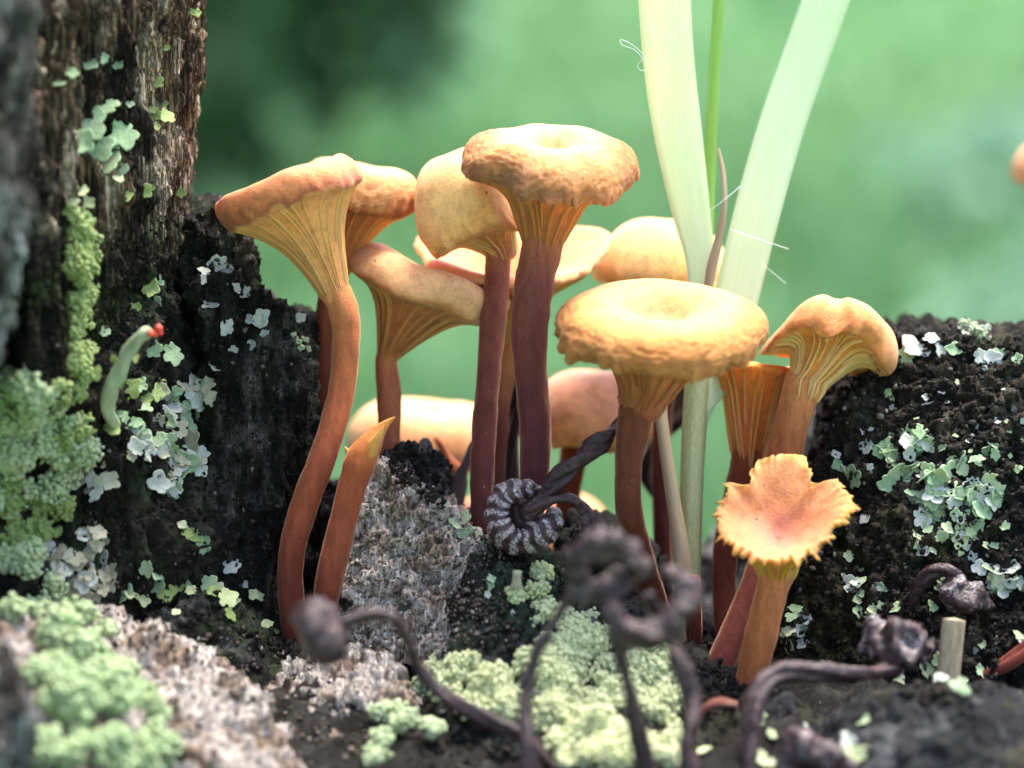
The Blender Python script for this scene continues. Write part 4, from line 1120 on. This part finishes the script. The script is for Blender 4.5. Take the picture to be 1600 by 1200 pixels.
b = P(850, 1190, -30)
t = thing('shrivelled_mushroom', 'round dark shrivelled cap on thin red arching stalk before the pale spur', 'mushroom', b, 'shrivelled dry mushrooms')
curl_part('cap', t, b, [(484, 938, -40, 20), (490, 958, -40, 33), (500, 985, -40, 37), (512, 1012, -40, 36), (522, 1036, -40, 18)], 0, 0, .25, 4, .35, 60, 26)
curl_part('stem', t, b, [(520, 990, -40, 14), (545, 972, -40, 9.5), (580, 960, -39, 9.5), (615, 968, -38, 9.5), (636, 1000, -36, 9.5), (656, 1046, -34, 9.5), (700, 1090, -33, 9.5), (760, 1124, -32, 9.5), (820, 1156, -31, 9.5), (870, 1215, -30, 9.5)], 0, 0, .1, 5, .05, 80, 16, 5, twisted)

b = P(826, 1230, -44)
t = thing('shrivelled_mushroom', 'upper of two knotted purplish shrivelled caps over the yellow-green cushion', 'mushroom', b, 'shrivelled dry mushrooms')
curl_part('cap', t, b, [(908, 922, -44, 12), (900, 892, -45, 18), (914, 862, -46, 21), (950, 852, -47, 23), (986, 864, -46, 21), (1002, 898, -45, 14)], 0, 0, .6, 6, .7, 80, 26)  # strong crust value paints this cap's whitish highlights
curl_part('cap_fold', t, b, [(905, 925, -43, 14), (940, 918, -44, 18), (985, 902, -45, 14)], 3, .1, .5, 16, .2, 40, 18)
curl_part('stem', t, b, [(910, 915, -43, 12), (880, 950, -42, 9), (850, 1000, -42, 9), (826, 1060, -42, 9), (820, 1110, -43, 9), (826, 1170, -44, 15), (830, 1240, -44, 18)], 0, 0, .2, 7, .05, 70, 16, 6, twisted)
b = P(1080, 1230, -44)
t = thing('shrivelled_mushroom', 'lower ring-shaped purplish shrivelled cap crossing the grass stalk', 'mushroom', b, 'shrivelled dry mushrooms')
curl_part('cap', t, b, [(968, 916, -46, 12), (960, 955, -47, 18), (986, 988, -48, 22), (1032, 988, -48, 22), (1064, 954, -47, 22), (1070, 914, -46, 20), (1036, 892, -45, 14)], 0, 0, .6, 8, .7, 90, 26)  # highlights painted in as extra pale crust
curl_part('stem', t, b, [(1010, 930, -45, 10), (1038, 985, -43, 11), (1060, 1030, -43, 12), (1078, 1090, -43, 12), (1074, 1160, -44, 13), (1080, 1240, -44, 14)], 0, 0, .2, 9, .05, 70, 16, 6, twisted)
b = P(1010, 1230, -40)
t = thing('dry_stalk', 'thin dark upright dry stalk below the ring-shaped shrivelled cap', 'stalk', b)
curl_part('stem', t, b, [(966, 990, -44, 9), (974, 1040, -43, 10), (988, 1100, -42, 11), (1004, 1170, -41, 12), (1012, 1240, -40, 14)], 0, 0, .15, 10, .05, 50, 14, 4, twisted)

b = P(1166, 1230, -30)
t = thing('shrivelled_mushroom', 'flat warty dark shrivelled cap on pale purple arching stalk against the block', 'mushroom', b, 'shrivelled dry mushrooms')
curl_part('cap', t, b, [(1352, 990, -16, 14), (1370, 998, -17, 30), (1400, 1006, -18, 36), (1428, 1014, -18, 33), (1448, 1024, -18, 14)], 0, 0, 1.3, 11, .9, 60, 30)
curl_part('stem', t, b, [(1412, 1020, -19.5, 9), (1396, 1042, -20, 12), (1340, 1054, -22, 13), (1280, 1052, -24, 13), (1225, 1050, -26, 12), (1190, 1075, -28, 13), (1172, 1130, -29, 14), (1166, 1240, -30, 15)], 0, 0, .15, 12, .25, 80, 18, 5, twisted)
b = P(1418, 975, -2)
t = thing('shrivelled_mushroom', 'tiny white-crusted shrivelled cap hanging from hooked red stalk over the straw stub', 'mushroom', b, 'shrivelled dry mushrooms')
curl_part('cap', t, b, [(1490, 902, -6, 14), (1496, 925, -6.5, 24), (1516, 936, -6.5, 22), (1538, 945, -6, 15), (1552, 950, -6, 7)], 3, .1, .45, 13, .7, 60, 26)
curl_part('stem', t, b, [(1416, 985, 0, 9), (1424, 945, -3, 10), (1440, 908, -5, 10), (1468, 892, -6, 10), (1500, 900, -6, 12)], 0, 0, .08, 14, .03, 50, 16, 4, twisted)
b = P(1250, 1240, -34)
t = thing('shrivelled_mushroom', 'small folded shrivelled cap low on the near dark bank', 'mushroom', b, 'shrivelled dry mushrooms')
curl_part('cap', t, b, [(1238, 1205, -34, 20), (1246, 1178, -35, 26), (1270, 1170, -35, 24), (1296, 1190, -34, 26), (1306, 1220, -33, 20)], 4, .1, .6, 15, .4, 60, 24)

def stalk(label, pts, tints, name='dry_stalk', mat='stem', tw=3.0, cat='stalk'):
    base = P(*pts[0][:3]); path, rad = pxpath(pts, 50)
    V, F, al = tube(path, rad, 16, twisted, tw)
    o = link(name, new_mesh(name, V - base, F, tint=col_ramp(tints, al), attrs={'bladeco': V * [.8, .8, .1]}), M[mat], None, base)
    tag(o, label, cat)
RD = [(0, (.05, .012, .012)), (.6, (.13, .025, .018)), (1, (.2, .04, .025))]
stalk('dark red dry stalk lying against the far end of the lichen block', [(1500, 1085, -6, 10), (1540, 1058, -7, 11), (1575, 1035, -8, 11), (1640, 985, -8, 10)], RD)
stalk('thin red curl of dry stalk at the foot of the torn mushroom', [(1078, 1150, -21, 6), (1090, 1122, -23, 7), (1108, 1103, -24, 7), (1128, 1096, -23, 6), (1150, 1100, -18, 4)], [(0, (.10, .03, .025)), (1, (.16, .05, .04))])
stalk('short orange-red dry spike beside the dark mound', [(722, 748, 24, 8), (706, 726, 24, 9), (690, 698, 24, 6), (680, 684, 24, 2)], [(0, (.4, .1, .05)), (1, (.6, .2, .1))])
stalk('grey withered stalk leaning behind the slim plum stem', [(705, 800, 14, 10), (714, 760, 14, 13), (726, 730, 14, 9), (745, 690, 15, 7), (770, 665, 16, 6)], [(0, (.12, .08, .08)), (1, (.05, .03, .04))])
stalk('black withered stalk between the two plum stems', [(800, 800, 14, 10), (800, 720, 14, 10), (806, 650, 14, 10), (816, 590, 14, 8)], [(0, (.02, .008, .01)), (1, (.03, .01, .012))])
stalk('dark dried scrap crossing behind the thick plum stem', [(775, 700, 30, 4), (782, 665, 28, 9), (830, 672, 27, 9), (868, 658, 26, 12), (880, 640, 26, 5)], [(0, (.02, .012, .012)), (1, (.03, .018, .016))])
stalk('dark dried scrap hanging behind the grass stalk', [(1075, 590, 30, 12), (1062, 640, 30, 18), (1020, 690, 30, 12), (1008, 730, 30, 14), (1018, 765, 30, 6), (1040, 790, 30, 5)], [(0, (.03, .02, .02)), (1, (.03, .03, .025))])
stalk('cut pale straw stub standing on the ledge of the lichen block', [(1474, 1100, -12, 14), (1480, 1060, -12, 14), (1486, 1010, -12, 13), (1491, 968, -12, 13)], [(0, (.5, .42, .2)), (1, (.62, .55, .3))], 'straw_stub', 'straw', .3, 'straw')
stalk('plum stem leaning behind the grass stalk foot', [(1096, 1130, 10, 13), (1090, 1060, 4, 14), (1084, 980, 1, 12), (1080, 900, 0, 8)], RD)

# ------------------------------------------------------------------ grass plant
def ribbon(pts, nw=7, fold=.15, thick=.22, n=60, roll=0.0):
    """pts (px,py,d,width_px) -> closed thin folded blade"""
    path, wd = pxpath(pts, n)
    T = np.gradient(path, axis=0); T /= np.linalg.norm(T, axis=1)[:, None]
    S = np.cross(T, -FWD); S /= np.linalg.norm(S, axis=1)[:, None]
    Nn = np.cross(S, T); Nn /= np.linalg.norm(Nn, axis=1)[:, None]
    rr = np.linspace(0, 1, n)[:, None] * roll
    S2 = S * np.cos(rr) + Nn * np.sin(rr); N2 = Nn * np.cos(rr) - S * np.sin(rr)
    u = np.linspace(-1, 1, nw)
    V = []; co = []
    for side in (1, -1):
        for j in range(nw):
            off = wd[:, None] * .5 * u[j]
            z = -wd[:, None] * .5 * fold * (abs(u[j])) + side * thick * .5 * (1 - .5 * u[j] ** 2)
            V.append(path + S2 * off + N2 * z)
            co.append(np.stack([np.full(n, u[j] * 4), np.full(n, side), np.linspace(0, 1.2, n)], 1))
    V = np.stack(V, 1); nn = 2 * nw
    order = list(range(nw)) + list(range(2 * nw - 1, nw - 1, -1))
    V = V[:, order].reshape(-1, 3); co = np.stack(co, 1)[:, order].reshape(-1, 3)
    return V, [grid_faces(nn, n), np.array([[0, i, i + 1] for i in range(1, nn - 1)]), np.array([[(n - 1) * nn, (n - 1) * nn + i + 1, (n - 1) * nn + i] for i in range(1, nn - 1)])], co

gb = P(1068, 1080, 0)
gp = thing('grass_plant', 'pale green grass plant with wide upright blades growing among the mushrooms', 'grass', gb)
def blade(name, pts, mat, **kw):
    V, F, co = ribbon(pts, **kw)
    link(name, new_mesh(name, V - gb, F, attrs={'bladeco': co}), M[mat], gp)
blade('blade', [(1094, 520, 9, 34), (1095, 450, 9, 38), (1092, 395, 9, 46), (1078, 320, 9, 62), (1058, 200, 8, 76), (1045, 100, 6, 80), (1038, 0, 4, 82), (1034, -120, 0, 82)], 'blade', fold=.18, roll=.15)
blade('blade', [(1092, 680, 9, 14), (1100, 632, 9, 34), (1118, 590, 10, 56), (1138, 520, 11, 66), (1156, 440, 12, 70), (1186, 320, 13, 72), (1220, 200, 14, 72), (1262, 80, 15, 72), (1290, 0, 15, 72), (1330, -120, 16, 70)], 'blade', fold=-.10)
blade('blade', [(1104, 480, 11, 14), (1106, 380, 12, 17), (1110, 260, 13, 18), (1116, 120, 13, 18), (1123, 0, 13, 17), (1128, -120, 13, 16)], 'blade_green', fold=.5, nw=5)
path, rad = pxpath([(1066, 1090, 4, 13), (1072, 1000, 6, 16), (1076, 900, 7, 18), (1080, 760, 8, 18), (1086, 640, 9, 19), (1093, 530, 9.5, 17), (1095, 480, 10, 9), (1095, 450, 10.3, 2)], 50)
V, F, al = tube(path, rad, 20, lambda th, s: 1 + .05 * np.cos(7 * th))
link('stalk', new_mesh('stalk', V - gb, F, attrs={'bladeco': np.stack([V[:, 0] * 1.2, V[:, 1] * 1.2, V[:, 2] * .05], 1)}), M['sheath'], gp)
blade('dry_sheath', [(1066, 1060, 3, 22), (1070, 940, 3.5, 30), (1064, 860, 4, 28), (1052, 780, 5, 22), (1040, 700, 6, 20), (1034, 640, 7, 18), (1044, 596, 8, 10)], 'straw', fold=.4, nw=5)
blade('dry_sheath', [(1104, 470, 8, 12), (1112, 420, 8, 16), (1124, 370, 8, 13), (1132, 320, 8, 9), (1130, 270, 9, 8), (1122, 230, 10, 4)], 'straw', fold=.6, nw=5)

def hair(label, pts, r=.6):
    base = P(*pts[0][:3]); path, _ = pxpath([(a, b_, c, 1) for a, b_, c in pts], 40)
    V, F, al = tube(path, np.full(40, r / 16), 5)
    tag(link('silk_hair', new_mesh('silk_hair', V - base, F), M['hair'], None, base), label, 'fibre')
hair('curly fine white fibre snagged on the edge of the wide blade', [(1016, 105, 4), (1002, 82, 3), (985, 68, 3), (970, 62, 4), (972, 70, 4), (992, 78, 3), (1003, 92, 2), (996, 102, 3), (1002, 110, 3), (1012, 108, 4)])
hair('straight white fibre sticking out of the wide slanting blade', [(1140, 358, 8), (1180, 372, 8), (1232, 389, 8)], .65)
hair('faint white fibre below the straight one on the slanting blade', [(1190, 412, 10), (1210, 428, 10), (1228, 443, 10)], .45)
hair('white fibre bridging the dry sheath and the slanting blade', [(1108, 330, 8), (1132, 312, 8), (1158, 290, 9)], .5)
